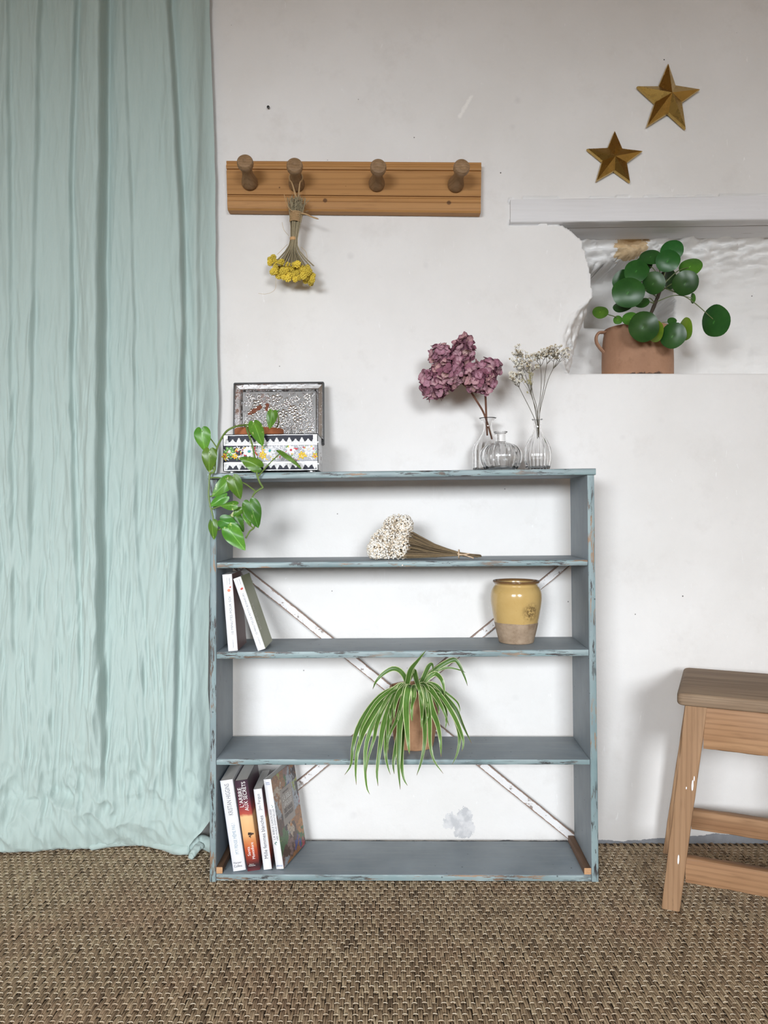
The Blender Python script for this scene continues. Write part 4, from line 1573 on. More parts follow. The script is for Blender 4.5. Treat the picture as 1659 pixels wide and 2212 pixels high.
    for xx in (x0 + 0.05, x1 - 0.04):
        hg.tube([(xx - 0.012, Yb + 0.003, zt - 0.012), (xx + 0.012, Yb + 0.003, zt - 0.012)], 0.002, 8)
    hg.build('hinge', MAT['tin'], root)
    rz = MB()
    # two rust streaks on the panel, where the metal has gone
    for (ax, ay), (bx, by), rr in (((640, 440), (770, 355), 0.0055), ((815, 405), (830, 330), 0.0048)):
        pts = []
        for t in np.linspace(0, 1, 9):
            x = ax + (bx - ax) * t
            y = ay + (by - ay) * t
            q = z(x, y, Yb + 0.016)
            v = (q[2] - pb[2]) / up[2]
            pts.append(LP(q[0], v, 0.0012))
        rg2 = random.Random(ax)
        rad = [rr * (0.5 + 0.7 * rg2.random()) for _ in pts]
        path = pts
        rings = []
        for i, p in enumerate(path):
            d = nrm(path[min(i + 1, 8)] - path[max(i - 1, 0)])
            s = nrm(np.cross(d, out))
            rings.append([p + s * rad[i] * math.cos(a) + out * 0.0012 * math.sin(a) for a in np.linspace(0, 2 * math.pi, 8, endpoint=False)])
        rz.loft(rings)
    rz.build('rust_patch', plain('red_brown_rust', (0.17, 0.055, 0.028), 0.85, vary=0.35, scale=250), lid_o)
    root.rotation_euler = (0, -0.0122, 0)       # the top board slopes a little


tin_box()


def pothos():
    z = zoomer(400, 800, 4.6083)
    Yp = 1.806
    c = P(560, 940, Yp)
    c[2] = shelf_z(0, 560) + 0.0075
    top = P(560, 921.5, Yp - 0.058)[2]
    root = thing('potted_pothos', 'trailing green and yellow heart leaved vine in an orange terracotta pot inside the tin box', 'potted plant', c)
    H = top - c[2]
    mt = m_terracotta('orange_terracotta', (0.36, 0.115, 0.045), (0.46, 0.17, 0.075))
    mb = MB()
    mb.lathe([(0.034, 0), (0.037, 0.002), (0.048, H - 0.024), (0.0485, H - 0.023), (0.0565, H - 0.022), (0.0575, H - 0.002), (0.0565, H), (0.052, H), (0.050, H - 0.012), (0.02, H - 0.013)], 44, c)
    mb.build('pot', mt, root)
    sb = MB()
    sb.lathe([(0.049, H - 0.0115), (0.03, H - 0.006), (0.002, H - 0.004)], 22, c)
    for i in range(40):
        a, r = random.random() * 6.28, 0.045 * math.sqrt(random.random())
        sb.ball(c + [r * math.cos(a), r * math.sin(a), H - 0.006], 0.0025 + 0.002 * random.random(), 1)
    sb.build('soil', MAT['soil'], root)
    stm = plain('green_vine', (0.13, 0.20, 0.045), 0.45, vary=0.3, scale=60)
    Yv = 1.700
    Q = lambda x, y, Y=Yv: z(x, y, Y)
    v1 = catmull([Q(672, 555, 1.79), Q(640, 540, 1.765), Q(580, 547, 1.745), Q(500, 560, 1.73), Q(415, 605, 1.722), Q(355, 690, 1.712), Q(315, 780, 1.706), Q(299, 880, 1.702), Q(296, 975, 1.700),
                  Q(280, 1018, 1.699), Q(258, 1020, 1.700), Q(243, 1050, 1.702), Q(238, 1140), Q(234, 1240), Q(248, 1340), Q(270, 1425), Q(290, 1530), Q(325, 1590)], 90)
    mb = MB()
    mb.tube(v1, [0.0024] * 60 + [0.0020] * 30, 8)
    mb.build('vine', stm, root)
    v2 = catmull([Q(600, 560, 1.775), Q(605, 545, 1.75), Q(625, 620, 1.728), Q(655, 700, 1.72), Q(675, 770, 1.716), Q(690, 850, 1.712), Q(713, 960, 1.704), Q(716, 1040, 1.701), Q(745, 1120, 1.700),
                  Q(772, 1165, 1.698), Q(745, 1182, 1.697), Q(692, 1222, 1.698), Q(666, 1275, 1.700), Q(668, 1330, 1.702), Q(690, 1440, 1.712), Q(690, 1555, 1.708), Q(640, 1605, 1.700), Q(602, 1672, 1.697)], 90)
    mb = MB()
    mb.tube(v2, [0.0022] * 60 + [0.0019] * 30, 8)
    mb.build('vine', stm, root)
    v3 = catmull([Q(905, 575, 1.80), Q(930, 530, 1.775), Q(928, 470, 1.765), Q(912, 415, 1.76)], 14)
    mb = MB()
    mb.tube(v3, 0.0016, 8)
    mb.build('vine', plain('pale_vine', (0.32, 0.36, 0.16), 0.5), root)
    ga = m_leaf('vine_leaf_mid_green', (0.055, 0.155, 0.018), (0.12, 0.255, 0.03), (0.55, 0.60, 0.22), 0.75)
    gb = m_leaf('vine_leaf_deep_green', (0.030, 0.115, 0.014), (0.065, 0.185, 0.022), (0.42, 0.52, 0.20), 0.4)
    gv = m_leaf('vine_leaf_variegated', (0.05, 0.16, 0.018), (0.11, 0.24, 0.03), (0.66, 0.66, 0.38), 0.95)
    px = lambda w, Y=Yv: w * Y / F / 4.6083
    LV = [  # base, tip, width, mat, Y base, Y tip, fold, curl, roll, stem point
        ((163, 606), (196, 812), 188, ga, 1.690, 1.694, 0.22, 0.3, 0.0, v1[31]),
        ((240, 815), (236, 1022), 170, ga, 1.686, 1.692, 0.18, 0.3, 0.05, v1[47]),
        ((868, 425), (838, 585), 125, ga, 1.730, 1.735, 0.25, 0.2, 0.1, v3[13]),
        ((690, 535), (772, 752), 165, ga, 1.722, 1.705, 0.3, 0.2, 0.15, v2[6]),
        ((728, 952), (535, 862), 165, ga, 1.698, 1.692, 0.35, 0.25, -0.1, v2[32]),
        ((970, 800), (1175, 965), 82, ga, 1.705, 1.690, 0.7, 0.3, 0.7, v2[38]),
        ((425, 1100), (262, 1258), 168, gv, 1.694, 1.696, 0.2, 0.2, 0.0, v1[59]),
        ((480, 1085), (552, 1288), 165, gv, 1.684, 1.690, 0.22, 0.25, 0.1, v2[56]),
        ((390, 1262), (232, 1356), 125, gv, 1.697, 1.696, 0.25, 0.2, 0.1, v1[69]),
        ((490, 1335), (345, 1345), 118, ga, 1.686, 1.690, 0.55, 0.3, -0.2, v1[76]),
        ((548, 1395), (440, 1470), 88, gv, 1.700, 1.702, 0.3, 0.3, 0.3, v1[85]),
        ((648, 1335), (728, 1575), 205, gb, 1.688, 1.696, 0.15, 0.25, 0.05, v2[66]),
        ((370, 1500), (542, 1565), 165, gb, 1.685, 1.684, 0.2, 0.25, -0.1, v1[84]),
        ((508, 1455), (585, 1612), 118, gb, 1.702, 1.704, 0.25, 0.3, 0.2, v2[80]),
        ((440, 1590), (598, 1795), 205, ga, 1.676, 1.680, 0.2, 0.25, 0.0, v1[89]),
        ((262, 1522), (280, 1690), 128, ga, 1.690, 1.694, 0.45, 0.3, -0.35, v1[86]),
        ((600, 1440), (655, 1560), 80, ga, 1.706, 1.708, 0.3, 0.3, 0.0, v2[78]),
        ((893, 420), (938, 385), 26, gb, 1.755, 1.752, 0.8, 0.2, 0.4, v3[13])]
    for b, t, w, m, yb, yt, fo, cu, ro, stp in LV:
        heart_leaf(Q(b[0], b[1], yb), Q(t[0], t[1], yt), px(w), 'leaf', m, root, fo, cu, ro, stem=stp, stem_mat=stm)


pothos()


# ------------------------------------------------------------------ glass vases
def glass_vase(name, label, c, outer, wall_t, ribs=0, amp=0.0, rib_z=(0, 1), floor_t=0.005, n=192):
    prof = list(outer)
    k_out = len(prof)
    inner = [(max(r - wall_t, 0.001), h) for r, h in outer if h > floor_t + 0.002][::-1]
    prof = prof + inner + [(max(inner[-1][0] - 0.003, 0.002), floor_t + 0.0004), (0.0008, floor_t)]
    prof = [(0.0008, 0.0012)] + prof

    def rib(a, h, k):
        if ribs == 0 or k > k_out:
            return 0
        w = float(sstep(rib_z[0], rib_z[0] + 0.006, h) * (1 - sstep(rib_z[1] - 0.012, rib_z[1], h)))
        return -amp * w * abs(math.sin(ribs * a / 2)) ** 0.6 if ribs else 0
    mb = MB()
    mb.lathe(prof, n, (0, 0, 0), rib=(lambda a, h, k: amp * (abs(math.cos(ribs * a / 2)) - 0.65) * float(sstep(rib_z[0], rib_z[0] + 0.004, h) * (1 - sstep(rib_z[1] - 0.012, rib_z[1], h))) if (ribs and 0 < k <= k_out) else 0))
    o = mb.build(name, MAT['glass'], angle=180)
    o.location = Vector(c)
    o.rotation_euler = (0, -0.0122, 0)
    return tag(o, label, 'vase', 'clear glass vases on the shelf top')


def smooth_prof(p, n=36):
    q = catmull([np.array([a, b, 0.0]) for a, b in p], n)
    return [(max(a[0], 0.0005), a[1]) for a in q]


Y1, Y2, Y3 = 1.860, 1.7665, 1.800
s1 = Y1 / F / 3.77
c1 = P(860 + 735 / 3.77, 1016, Y1); c1[2] = shelf_z(0, 1055) + 0.0005
glass_vase('glass_vase', 'tall clear glass vase with a wide flared lip holding hydrangeas', c1,
           smooth_prof([(0.030, 0.0), (0.0355, 0.002), (0.037, 0.012), (0.037, 0.040), (0.0365, 0.055), (0.032, 0.068), (0.022, 0.082), (0.0135, 0.097), (0.0105, 0.108), (0.0105, 0.117), (0.014, 0.126), (0.0215, 0.132)], 44), 0.0022, 16, 0.05, (0.003, 0.075))
c2 = P(860 + 838 / 3.77, 1014, Y2); c2[2] = shelf_z(0, 1082) + 0.0005
glass_vase('glass_bottle', 'small squat pumpkin shaped clear glass bottle between two taller vases', c2,
           smooth_prof([(0.030, 0.0), (0.036, 0.002), (0.0445, 0.013), (0.0485, 0.029), (0.0455, 0.045), (0.034, 0.057), (0.020, 0.0625), (0.0130, 0.0645), (0.0118, 0.068), (0.0118, 0.083), (0.0135, 0.0855), (0.0160, 0.0875), (0.0155, 0.0890)], 48), 0.0024, 16, 0.045, (0.002, 0.062))
c3 = P(860 + 1138 / 3.77, 1014, Y3); c3[2] = shelf_z(0, 1162) + 0.0005
glass_vase('glass_vase', 'ribbed teardrop clear glass vase holding white baby breath sprigs', c3,
           smooth_prof([(0.022, 0.0), (0.0262, 0.002), (0.0300, 0.018), (0.0320, 0.034), (0.0290, 0.054), (0.0200, 0.074), (0.0115, 0.088), (0.0085, 0.098), (0.0088, 0.111), (0.0110, 0.118), (0.0128, 0.1195), (0.0126, 0.121)], 48), 0.0019, 22, 0.05, (0.001, 0.082))


# ------------------------------------------------------------------ dried hydrangeas
def floret_mesh(k):
    rg = random.Random(40 + k)
    mb = MB()
    for i in range(4):
        a = i * math.pi / 2 + rg.uniform(-0.12, 0.12)
        d = np.array([math.cos(a), math.sin(a), 0])
        s = np.array([-d[1], d[0], 0])
        L, wd = 0.0128 * rg.uniform(0.88, 1.12), 0.0076 * rg.uniform(0.88, 1.1)
        tw = rg.uniform(-0.35, 0.35)
        cup = rg.uniform(-0.25, 0.65)
        vs = []
        for u in (0, 0.3, 0.6, 0.85, 1.0):
            w = wd * (0.06 + 1.05 * math.sin(math.pi * (u * 0.90 + 0.04)) ** 0.9) if u < 1 else wd * 0.10
            for q in (-1, -0.5, 0, 0.5, 1):
                h = cup * L * u * u + 0.25 * w * q * q + tw * w * q + 0.0008 * math.sin(u * 7 + q * 4 + k)
                vs.append(d * L * u + s * w * q * 0.95 + np.array([0, 0, h]))
        f = []
        for r in range(4):
            for c in range(4):
                x = r * 5 + c
                f.append([x, x + 1, x + 6, x + 5])
        mb.add(vs, f)
    mb.ball((0, 0, 0.001), 0.0016, 1)
    return mb


PETAL = m_petal()
STEM_BROWN = plain('brown_woody_stem', (0.17, 0.075, 0.045), 0.7, vary=0.3, scale=150)
_flo = []


def hydrangea(label, blobs, stem_pts, seed, dens, extra=()):
    z = zoomer(860, 680, 3.7705)
    base = stem_pts[0]
    root = thing('dried_hydrangea', label, 'dried flower', z(*base), group='dried hydrangeas in the tall glass vase')
    mb = MB()
    pts = [z(*p) for p in stem_pts]
    mb.tube(catmull(pts, 20), np.linspace(0.0022, 0.0027, 20), 8)
    mb.build('stem', STEM_BROWN, root)
    rg = random.Random(seed)
    if not _flo:
        for k in range(5):
            me = floret_mesh(k).build('floret', PETAL, None, angle=180)
            _flo.append(me.data)
            bpy.data.objects.remove(me)
    B = [(z(x, y, Yc), r * Yc / F / 3.7705) for x, y, r, Yc in blobs]
    core = MB()
    top = pts[-1]
    for c, r in B:
        core.tube(catmull([top, (top + c) / 2 + [0, 0, 0.004], c], 8), 0.0012, 6)
        for i in range(16):
            v = nrm([rg.gauss(0, 1), rg.gauss(0, 1), rg.gauss(0, 1)])
            core.tube([c, c + v * r * 0.92], [0.0009, 0.0006], 4)
    core.build('flower_stalks', STEM_BROWN, root)
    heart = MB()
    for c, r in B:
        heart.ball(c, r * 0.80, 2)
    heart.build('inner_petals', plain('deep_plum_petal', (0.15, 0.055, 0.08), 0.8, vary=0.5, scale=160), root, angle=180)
    placed = []
    for bi, (c, r) in enumerate(B):
        N = int(4 * math.pi * r * r / dens)
        for i in range(N):
            g = math.pi * (3 - 5 ** 0.5) * i + bi
            y = 1 - 2 * (i + 0.5) / N
            q = math.sqrt(1 - y * y)
            v = nrm(np.array([math.cos(g) * q, y, math.sin(g) * q]) + np.array([rg.gauss(0, 0.10) for _ in range(3)]))
            p = c + v * r * rg.uniform(0.86, 1.06)
            if v[1] > 0.75:
                continue
            if any(np.linalg.norm(p - c2) < r2 * 0.80 for j, (c2, r2) in enumerate(B) if j != bi):
                continue
            placed.append((p, v))
    for p, v in placed:
        o = bpy.data.objects.new('floret', rg.choice(_flo))
        COL.objects.link(o)
        o.parent = root
        n = nrm(v + np.array([rg.gauss(0, 0.42) for _ in range(3)]))
        qt = Vector(n).to_track_quat('Z', 'Y')
        o.rotation_mode = 'QUATERNION'
        o.rotation_quaternion = qt @ Vector((0, 0, 1)).rotation_difference(Vector((0, 0, 1)))
        o.rotation_quaternion = qt @ Matrix.Rotation(rg.random() * 6.28, 3, 'Z').to_quaternion()
        s = rg.uniform(0.72, 1.0)
        o.scale = (s, s, s)
        o.location = Vector(p) - root.location
    return root


hydrangea('larger dried pink hydrangea head leaning left on a bent brown stem', [(300, 560, 118, 1.80), (405, 470, 125, 1.79), (350, 330, 88, 1.80), (530, 300, 86, 1.80), (548, 215, 48, 1.80), (480, 420, 75, 1.785)],
          [(765, 1015, 1.863), (735, 910, 1.860), (697, 800, 1.852), (645, 710, 1.828), (570, 600, 1.810), (480, 525, 1.80)], 5, 0.00021)
hydrangea('smaller dried mauve hydrangea head upright on a straight stem in the tall vase', [(650, 510, 112, 1.775), (745, 440, 80, 1.782), (715, 560, 70, 1.785)],
          [(726, 985, 1.861), (720, 870, 1.859), (713, 700, 1.835), (705, 560, 1.79)], 8, 0.00021)


# ------------------------------------------------------------------ baby's breath
def gypsophila():
    z = zoomer(860, 680, 3.7705)
    root = thing('baby_breath_bunch', 'dried white baby breath sprigs fanning out of the ribbed glass vase', 'dried flowers', z(1140, 1000, Y3))
    rg = random.Random(21)
    st, fl = MB(), MB()
    Yd = 1.80

    def spray(p, q, level, r):
        pts = [p, (p + q) / 2 + np.array([rg.uniform(-1, 1), rg.uniform(-1, 1), 0]) * 0.002, q]
        st.tube(catmull(pts, 5), np.linspace(r, r * 0.7, 5), 5)
        if level == 0:
            tint = rg.choice([0, 0, 0, 0, 1, 1])
            for k in range(6):
                v = nrm([rg.gauss(0, 1), rg.gauss(0, 1), rg.gauss(0, 1)])
                fl.ball(q + v * 0.0016, rg.uniform(0.0008, 0.0014), 0, mi=tint)
            return
        d = q - p
        L = np.linalg.norm(d)
        for k in range(3 if level < 3 else 2):
            u = nrm(nrm(d) + np.array([rg.uniform(-0.65, 0.65), rg.uniform(-0.55, 0.55), rg.uniform(0, 0.5)]))
            spray(q, q + u * L * rg.uniform(0.55, 0.85), level - 1, r * 0.7)
    mains = [  # stem way points in the enlarged view, then the forks
        [(1136, 1000), (1120, 870), (1078, 775), (1020, 660), (985, 590)], [(1140, 1010), (1128, 850), (1098, 690), (1060, 580), (1020, 520)], [(1142, 990), (1136, 770), (1100, 655), (1085, 560), (1070, 480)],
        [(1144, 1000), (1140, 800), (1158, 670), (1166, 520), (1160, 420)], [(1148, 1005), (1150, 820), (1190, 640), (1225, 520), (1262, 440)], [(1146, 1000), (1155, 760), (1185, 600), (1200, 470), (1212, 400)],
        [(1142, 1000), (1125, 800), (1080, 640), (1030, 470), (990, 400)]]
    tops = [[(945, 500), (960, 545), (985, 500)], [(965, 400), (1000, 450)], [(1060, 390), (1095, 430), (1040, 430)], [(1150, 330), (1185, 340), (1130, 350)], [(1300, 330), (1320, 350), (1265, 350), (1335, 310)],
            [(1205, 320), (1235, 330), (1275, 300)], [(965, 330), (1000, 320), (1030, 350)]]
    for m, tp in zip(mains, tops):
        dy = rg.uniform(-0.012, 0.012)
        pts = [z(x, y, Yd + dy * i / 4) for i, (x, y) in enumerate(m)]
        pts[0][1] = Y3 + rg.uniform(-0.004, 0.004)
        pts[1][1] = Y3 + rg.uniform(-0.003, 0.003)
        st.tube(catmull(pts, 16), np.linspace(0.0008, 0.0007, 16), 5)
        for t in tp:
            q = z(t[0], t[1] + 30, Yd + dy + rg.uniform(-0.015, 0.015))
            st.tube([pts[-1], (pts[-1] + q) / 2 + np.array([0.001, 0, 0]), q], [0.0008, 0.0007, 0.0006], 5)
            for k in range(7):
                u = nrm(np.array([rg.uniform(-0.9, 0.9), rg.uniform(-0.6, 0.6), rg.uniform(0.3, 1.0)]))
                spray(q, q + u * rg.uniform(0.006, 0.014), 2 if k < 3 else 1, 0.0004)
    # a few yellowed sprigs on the near left
    for i in range(16):
        q = z(1075 + rg.gauss(0, 25), 520 + rg.gauss(0, 55), Yd - 0.01)
        for k in range(7):
            v = nrm([rg.gauss(0, 1), rg.gauss(0, 1), rg.gauss(0, 1)])
            fl.ball(q + v * 0.003, rg.uniform(0.0008, 0.0015), 0, mi=2)
        st.tube([z(1085, 650, Yd), q], 0.0004, 4)
    for i in range(7):
        q = z(955 + rg.gauss(0, 14), 545 + rg.gauss(0, 14), Yd - 0.01)
        for k in range(6):
            v = nrm([rg.gauss(0, 1), rg.gauss(0, 1), rg.gauss(0, 1)])
            fl.ball(q + v * 0.0026, rg.uniform(0.001, 0.0016), 0)
    s = st.build('stems', plain('dark_thin_stems', (0.13, 0.115, 0.085), 0.85), root)
    f = fl.build('blossoms', [plain('creamy_white_blossom', (0.80, 0.76, 0.66), 0.85), plain('beige_bud', (0.45, 0.36, 0.23), 0.85), plain('yellowed_bud', (0.42, 0.37, 0.19), 0.85)], root, angle=180)
    f['kind'] = 'stuff'
    s['kind'] = 'stuff'


gypsophila()


# ------------------------------------------------------------------ white bunch lying on the shelf
def white_bunch():
    z = zoomer(740, 1080, 2.9625)
    Yc = 1.786
    zs = shelf_z(1, 930)
    root = thing('dried_flower_bunch', 'bunch of tiny white dried flowers lying on its side on the second shelf', 'dried flowers', (z(600, 300, Yc)[0], Yc, zs))
    rg = random.Random(31)
    s = Yc / F / 2.9625
    bl = [(350, 205, 98, 108), (290, 280, 112, 100), (375, 285, 62, 95), (225, 320, 66, 66), (400, 170, 50, 70)]
    fl = MB()
    n = 0
    pts = []
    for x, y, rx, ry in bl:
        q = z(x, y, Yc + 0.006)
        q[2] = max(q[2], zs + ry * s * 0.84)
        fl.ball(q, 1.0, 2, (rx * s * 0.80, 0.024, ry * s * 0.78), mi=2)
    while n < 4300:
        x, y, rx, ry = rg.choice(bl)
        v = nrm([rg.gauss(0, 1), rg.gauss(0, 1), rg.gauss(0, 1)])
        if v[1] > 0.5:
            continue
        p = z(x, y, Yc) + np.array([v[0] * rx * s, v[1] * 0.036, v[2] * ry * s]) * rg.uniform(0.90, 1.05)
        if p[2] < zs + 0.002 or p[0] > z(445, 0, Yc)[0] + 0.004 * rg.random():
            continue
        pts.append(p)
        n += 1
    for p in pts:
        r = rg.uniform(0.0015, 0.0029)
        k = rg.choice([0, 0, 0, 0, 1, 2])
        fl.ball(p, r, 1 if r > 0.0021 else 0, mi=k)
    for x, y in ((383, 418), (432, 385), (180, 232)):
        fl.ball(z(x, y, D0 - 0.001 if y > 400 else Yc), 0.0022, 1)
    f = fl.build('blossoms', [plain('white_bud', (0.86, 0.82, 0.75), 0.85), plain('cream_bud', (0.76, 0.66, 0.52), 0.85), plain('dull_beige_bud', (0.62, 0.52, 0.40), 0.85)], root, angle=180)  # the duller beige fills the core and some of the buds
    f['kind'] = 'stuff'
    st = MB()
    for i in range(330):
        a, b = rg.uniform(0, 1), rg.uniform(-1, 1)
        d = rg.uniform(-1, 1)
        y0 = 190 + 185 * a
        h0 = z(350, y0, Yc + d * 0.026)
        h1 = z(445, 200 + 172 * a, Yc + d * 0.030)
        h2 = z(590, 282 + 82 * a + rg.gauss(0, 3), Yc + d * 0.022)
        h3 = z(745, 333 + 25 * a, Yc + d * 0.010)
        h4 = z(890 - rg.random() * 95, 352 + 12 * a + rg.gauss(0, 2), Yc + d * 0.008)
        q = [h0, h1, h2, h3, h4]
        for p in q:
            p[2] = max(p[2], zs + 0.0012)
        st.tube(catmull(q, 9), 0.00065, 4, mi=rg.choice([0, 0, 1]))
    o = st.build('stalks', [plain('dry_straw_stalk', (0.24, 0.17, 0.09), 0.8, vary=0.3, scale=200), plain('dark_straw_stalk', (0.15, 0.105, 0.06), 0.8, vary=0.3, scale=200)], root, angle=180)
    o['kind'] = 'stuff'
    tb = MB()
    loop = []
    for i in range(26):
        a = i / 25 * 2 * math.pi
        c = z(742, 346, Yc)
        loop.append(c + np.array([0.002 * math.cos(a) + 0.001, 0.0135 * math.cos(a), 0.0095 * math.sin(a)]))
    for p in loop:
        p[2] = max(p[2], zs + 0.0016)
    tb.tube(loop, 0.0016, 6)
    tb.tube(catmull([z(735, 345, Yc - 0.014), z(775, 352, Yc - 0.018), z(810, 362, Yc - 0.018), z(838, 372, Yc - 0.016)], 10), 0.0014, 6)
    tb.tube(catmull([z(740, 352, Yc - 0.014), z(780, 350, Yc - 0.02), z(812, 343, Yc - 0.02)], 10), 0.0014, 6)
    tb.build('raffia_tie', MAT['ribbon'], root)


white_bunch()


# ------------------------------------------------------------------ yellow jar
def jar():
    Yc = 1.825
    c = P(740 + 1111 / 2.9625, 1390, Yc)
    c[2] = shelf_z(2, 1115) + 0.0004
    mb = MB()
    pr = [(0.0395, 0), (0.0412, 0.002), (0.0430, 0.010), (0.0480, 0.030), (0.0520, 0.050), (0.0560, 0.072), (0.0592, 0.093), (0.0600, 0.108), (0.0588, 0.120), (0.0545, 0.129), (0.0508, 0.134), (0.0503, 0.137), (0.0520, 0.1395),
          (0.0548, 0.1420), (0.0552, 0.1445), (0.0540, 0.1462), (0.0500, 0.1462), (0.0480, 0.143), (0.0465, 0.134), (0.050, 0.125), (0.055, 0.108), (0.047, 0.05), (0.039, 0.008), (0.002, 0.006)]
    sp = smooth_prof(pr[:16], 50)
    mb.lathe(sp + pr[16:], 64, (0, 0, 0))
    o = mb.build('glazed_jar', m_glaze(), angle=60)
    o.location = Vector(c)
    o.rotation_euler = (0, 0, 0)
    tag(o, 'wide mouthed earthenware jar half dipped in yellow glaze on the third shelf', 'jar')


jar()


# ------------------------------------------------------------------ spider plant
def spider_plant():
    z = zoomer(720, 1380, 4.8794)
    Yc = 1.822
    c = P(720 + 850 / 4.8794, 1620, Yc)
    c[2] = shelf_z(3, 894) + 0.0004
    root = thing('potted_spider_plant', 'arching green and cream striped spider plant in a clay pot', 'potted plant', c)
    H = 0.140
    mb = MB()
    mb.lathe(smooth_prof([(0.042, 0), (0.0455, 0.003), (0.0500, 0.030), (0.0555, 0.068), (0.0590, 0.105), (0.0600, 0.128), (0.0590, 0.137), (0.0570, H)], 34) + [(0.0535, H), (0.052, 0.125), (0.02, 0.122)], 56, c,
             rib=lambda a, h, k: 0.012 * math.cos(9 * a + 0.6))
    mb.build('pot', m_terracotta('warm_clay', (0.36, 0.185, 0.095), (0.50, 0.285, 0.165)), root, angle=60)
    sb = MB()
    sb.lathe([(0.0525, 0.123), (0.03, 0.128), (0.002, 0.130)], 22, c)
    sb.build('soil', MAT['soil'], root)
    m = m_spider()
    s = 1.74 / F / 4.8794
    LV = [
        ([(770, 560), (740, 700), (700, 900), (690, 1200), (690, 1400), (706, 1588)], 66), ([(765, 540), (768, 700), (775, 900), (790, 1100), (803, 1218)], 72), ([(730, 490), (680, 590), (645, 720), (640, 865)], 62),
        ([(700, 540), (600, 700), (530, 900), (490, 1150), (460, 1400), (472, 1552)], 62), ([(700, 520), (560, 640), (440, 850), (350, 1100), (335, 1350), (352, 1560), (385, 1640)], 48),
        ([(690, 510), (520, 640), (390, 850), (310, 1000), (250, 1200), (235, 1400), (243, 1540)], 58), ([(660, 510), (500, 600), (360, 760), (250, 960), (205, 1150), (185, 1330), (118, 1435)], 56),
        ([(700, 530), (620, 750), (590, 900), (560, 1050), (550, 1200), (570, 1330), (602, 1432)], 52), ([(780, 530), (730, 800), (690, 1000), (650, 1200), (632, 1330), (643, 1425)], 60),
        ([(790, 540), (740, 900), (720, 1150), (722, 1350), (745, 1480), (782, 1548)], 50), ([(880, 540), (940, 700), (962, 900), (962, 1100), (925, 1300), (878, 1440)], 54),
        ([(950, 580), (1000, 700), (1015, 900), (1020, 1100), (1060, 1280), (1160, 1422)], 48), ([(960, 560), (1040, 740), (1100, 900), (1130, 1080), (1136, 1245)], 64),
        ([(950, 490), (1060, 580), (1155, 740), (1220, 918)], 60), ([(1000, 500), (1150, 620), (1280, 830), (1350, 1000), (1372, 1100), (1356, 1185)], 48),
        ([(1050, 530), (1170, 600), (1290, 740), (1370, 920), (1457, 1102)], 58), ([(1100, 560), (1200, 690), (1295, 870), (1330, 1050), (1305, 1210), (1252, 1326)], 46),
        ([(1170, 570), (1280, 640), (1330, 720), (1330, 785)], 22), ([(780, 540), (762, 420), (700, 335), (620, 315), (520, 372), (450, 450), (415, 533)], 56),
        ([(775, 535), (790, 420), (820, 320), (890, 230), (978, 122)], 58), ([(790, 500), (815, 380), (840, 300), (862, 380), (900, 510), (935, 620), (938, 705)], 62),
        ([(890, 520), (950, 410), (1005, 290), (1045, 268), (1052, 360)], 52), ([(920, 480), (1030, 365), (1150, 272), (1270, 220), (1325, 270), (1380, 390), (1416, 497)], 56),
        ([(930, 480), (1060, 355), (1200, 305), (1320, 325), (1397, 357)], 26), ([(930, 480), (1010, 400), (1080, 368), (1140, 430), (1166, 520), (1172, 602)], 54),
        ([(870, 540), (850, 620), (826, 720), (822, 885)], 56), ([(900, 560), (930, 700), (932, 820), (926, 955)], 50), ([(930, 560), (980, 700), (992, 800), (970, 905)], 44),
        ([(980, 560), (1080, 660), (1110, 750), (1112, 805)], 30), ([(1100, 600), (1170, 720), (1192, 850), (1180, 955)], 44), ([(680, 540), (620, 700), (600, 800), (617, 945)], 44),
        ([(680, 520), (540, 700), (460, 900), (430, 1050), (370, 1250), (345, 1420)], 46), ([(640, 520), (470, 650), (330, 870), (280, 1000), (270, 1120)], 40), ([(650, 560), (595, 800), (572, 1000), (578, 1205)], 52),
        ([(1090, 520), (1128, 570), (1132, 645)], 40), ([(690, 500), (600, 580), (500, 740), (400, 970)], 34), ([(740, 560), (680, 820), (600, 1000), (530, 1260)], 44), ([(820, 560), (830, 760), (835, 880)], 40)]
    rg = random.Random(17)
    for i, (pp, w) in enumerate(LV):
        low = pp[-1][1]
        reach = 0.115 if low > 1000 else (0.085 if low > 700 else 0.03)
        if i in (15, 17, 23):
            reach = 0.05
        n = len(pp)
        pts = []
        j = rg.uniform(-0.012, 0.004)
        for k, (x, y) in enumerate(pp):
            t = k / (n - 1)
            Y = 1.800 - reach * min(1, (t * 1.5) ** 0.7) + j * t
            if pp[0][1] > y + 60 and k < n - 1:
                Y = 1.800 - 0.02 * t
            if i == 19:
                Y = 1.800 - 0.104 * t
            if y > 560 and y < 1250 and 560 < x < 1130:
                Y = min(Y, 1.752 + j * 0.5)
            if y > 1180:
                Y = min(Y, 1.708 + j)
            pts.append(z(x, y, Y))
        start = c + np.array([rg.uniform(-0.022, 0.022), rg.uniform(-0.025, 0.01), 0.126])
        if low > 640 and pp[0][1] > 480 and pp[1][1] > pp[0][1]:
            d2 = nrm(np.array([pts[1][0] - c[0], pts[1][1] - c[1], 0]))
            inner = c + d2 * 0.034
            inner[2] = c[2] + H + 0.004 + rg.uniform(0, 0.006)
            lip = c + d2 * 0.0625
            lip[2] = c[2] + H + 0.003 + rg.uniform(0, 0.006)
            pts = [inner, lip] + pts[1:]
        strap_leaf([start] + pts, w * s, 'leaf', m, root, fold=0.35, tw=rg.uniform(-0.3, 0.3))


spider_plant()


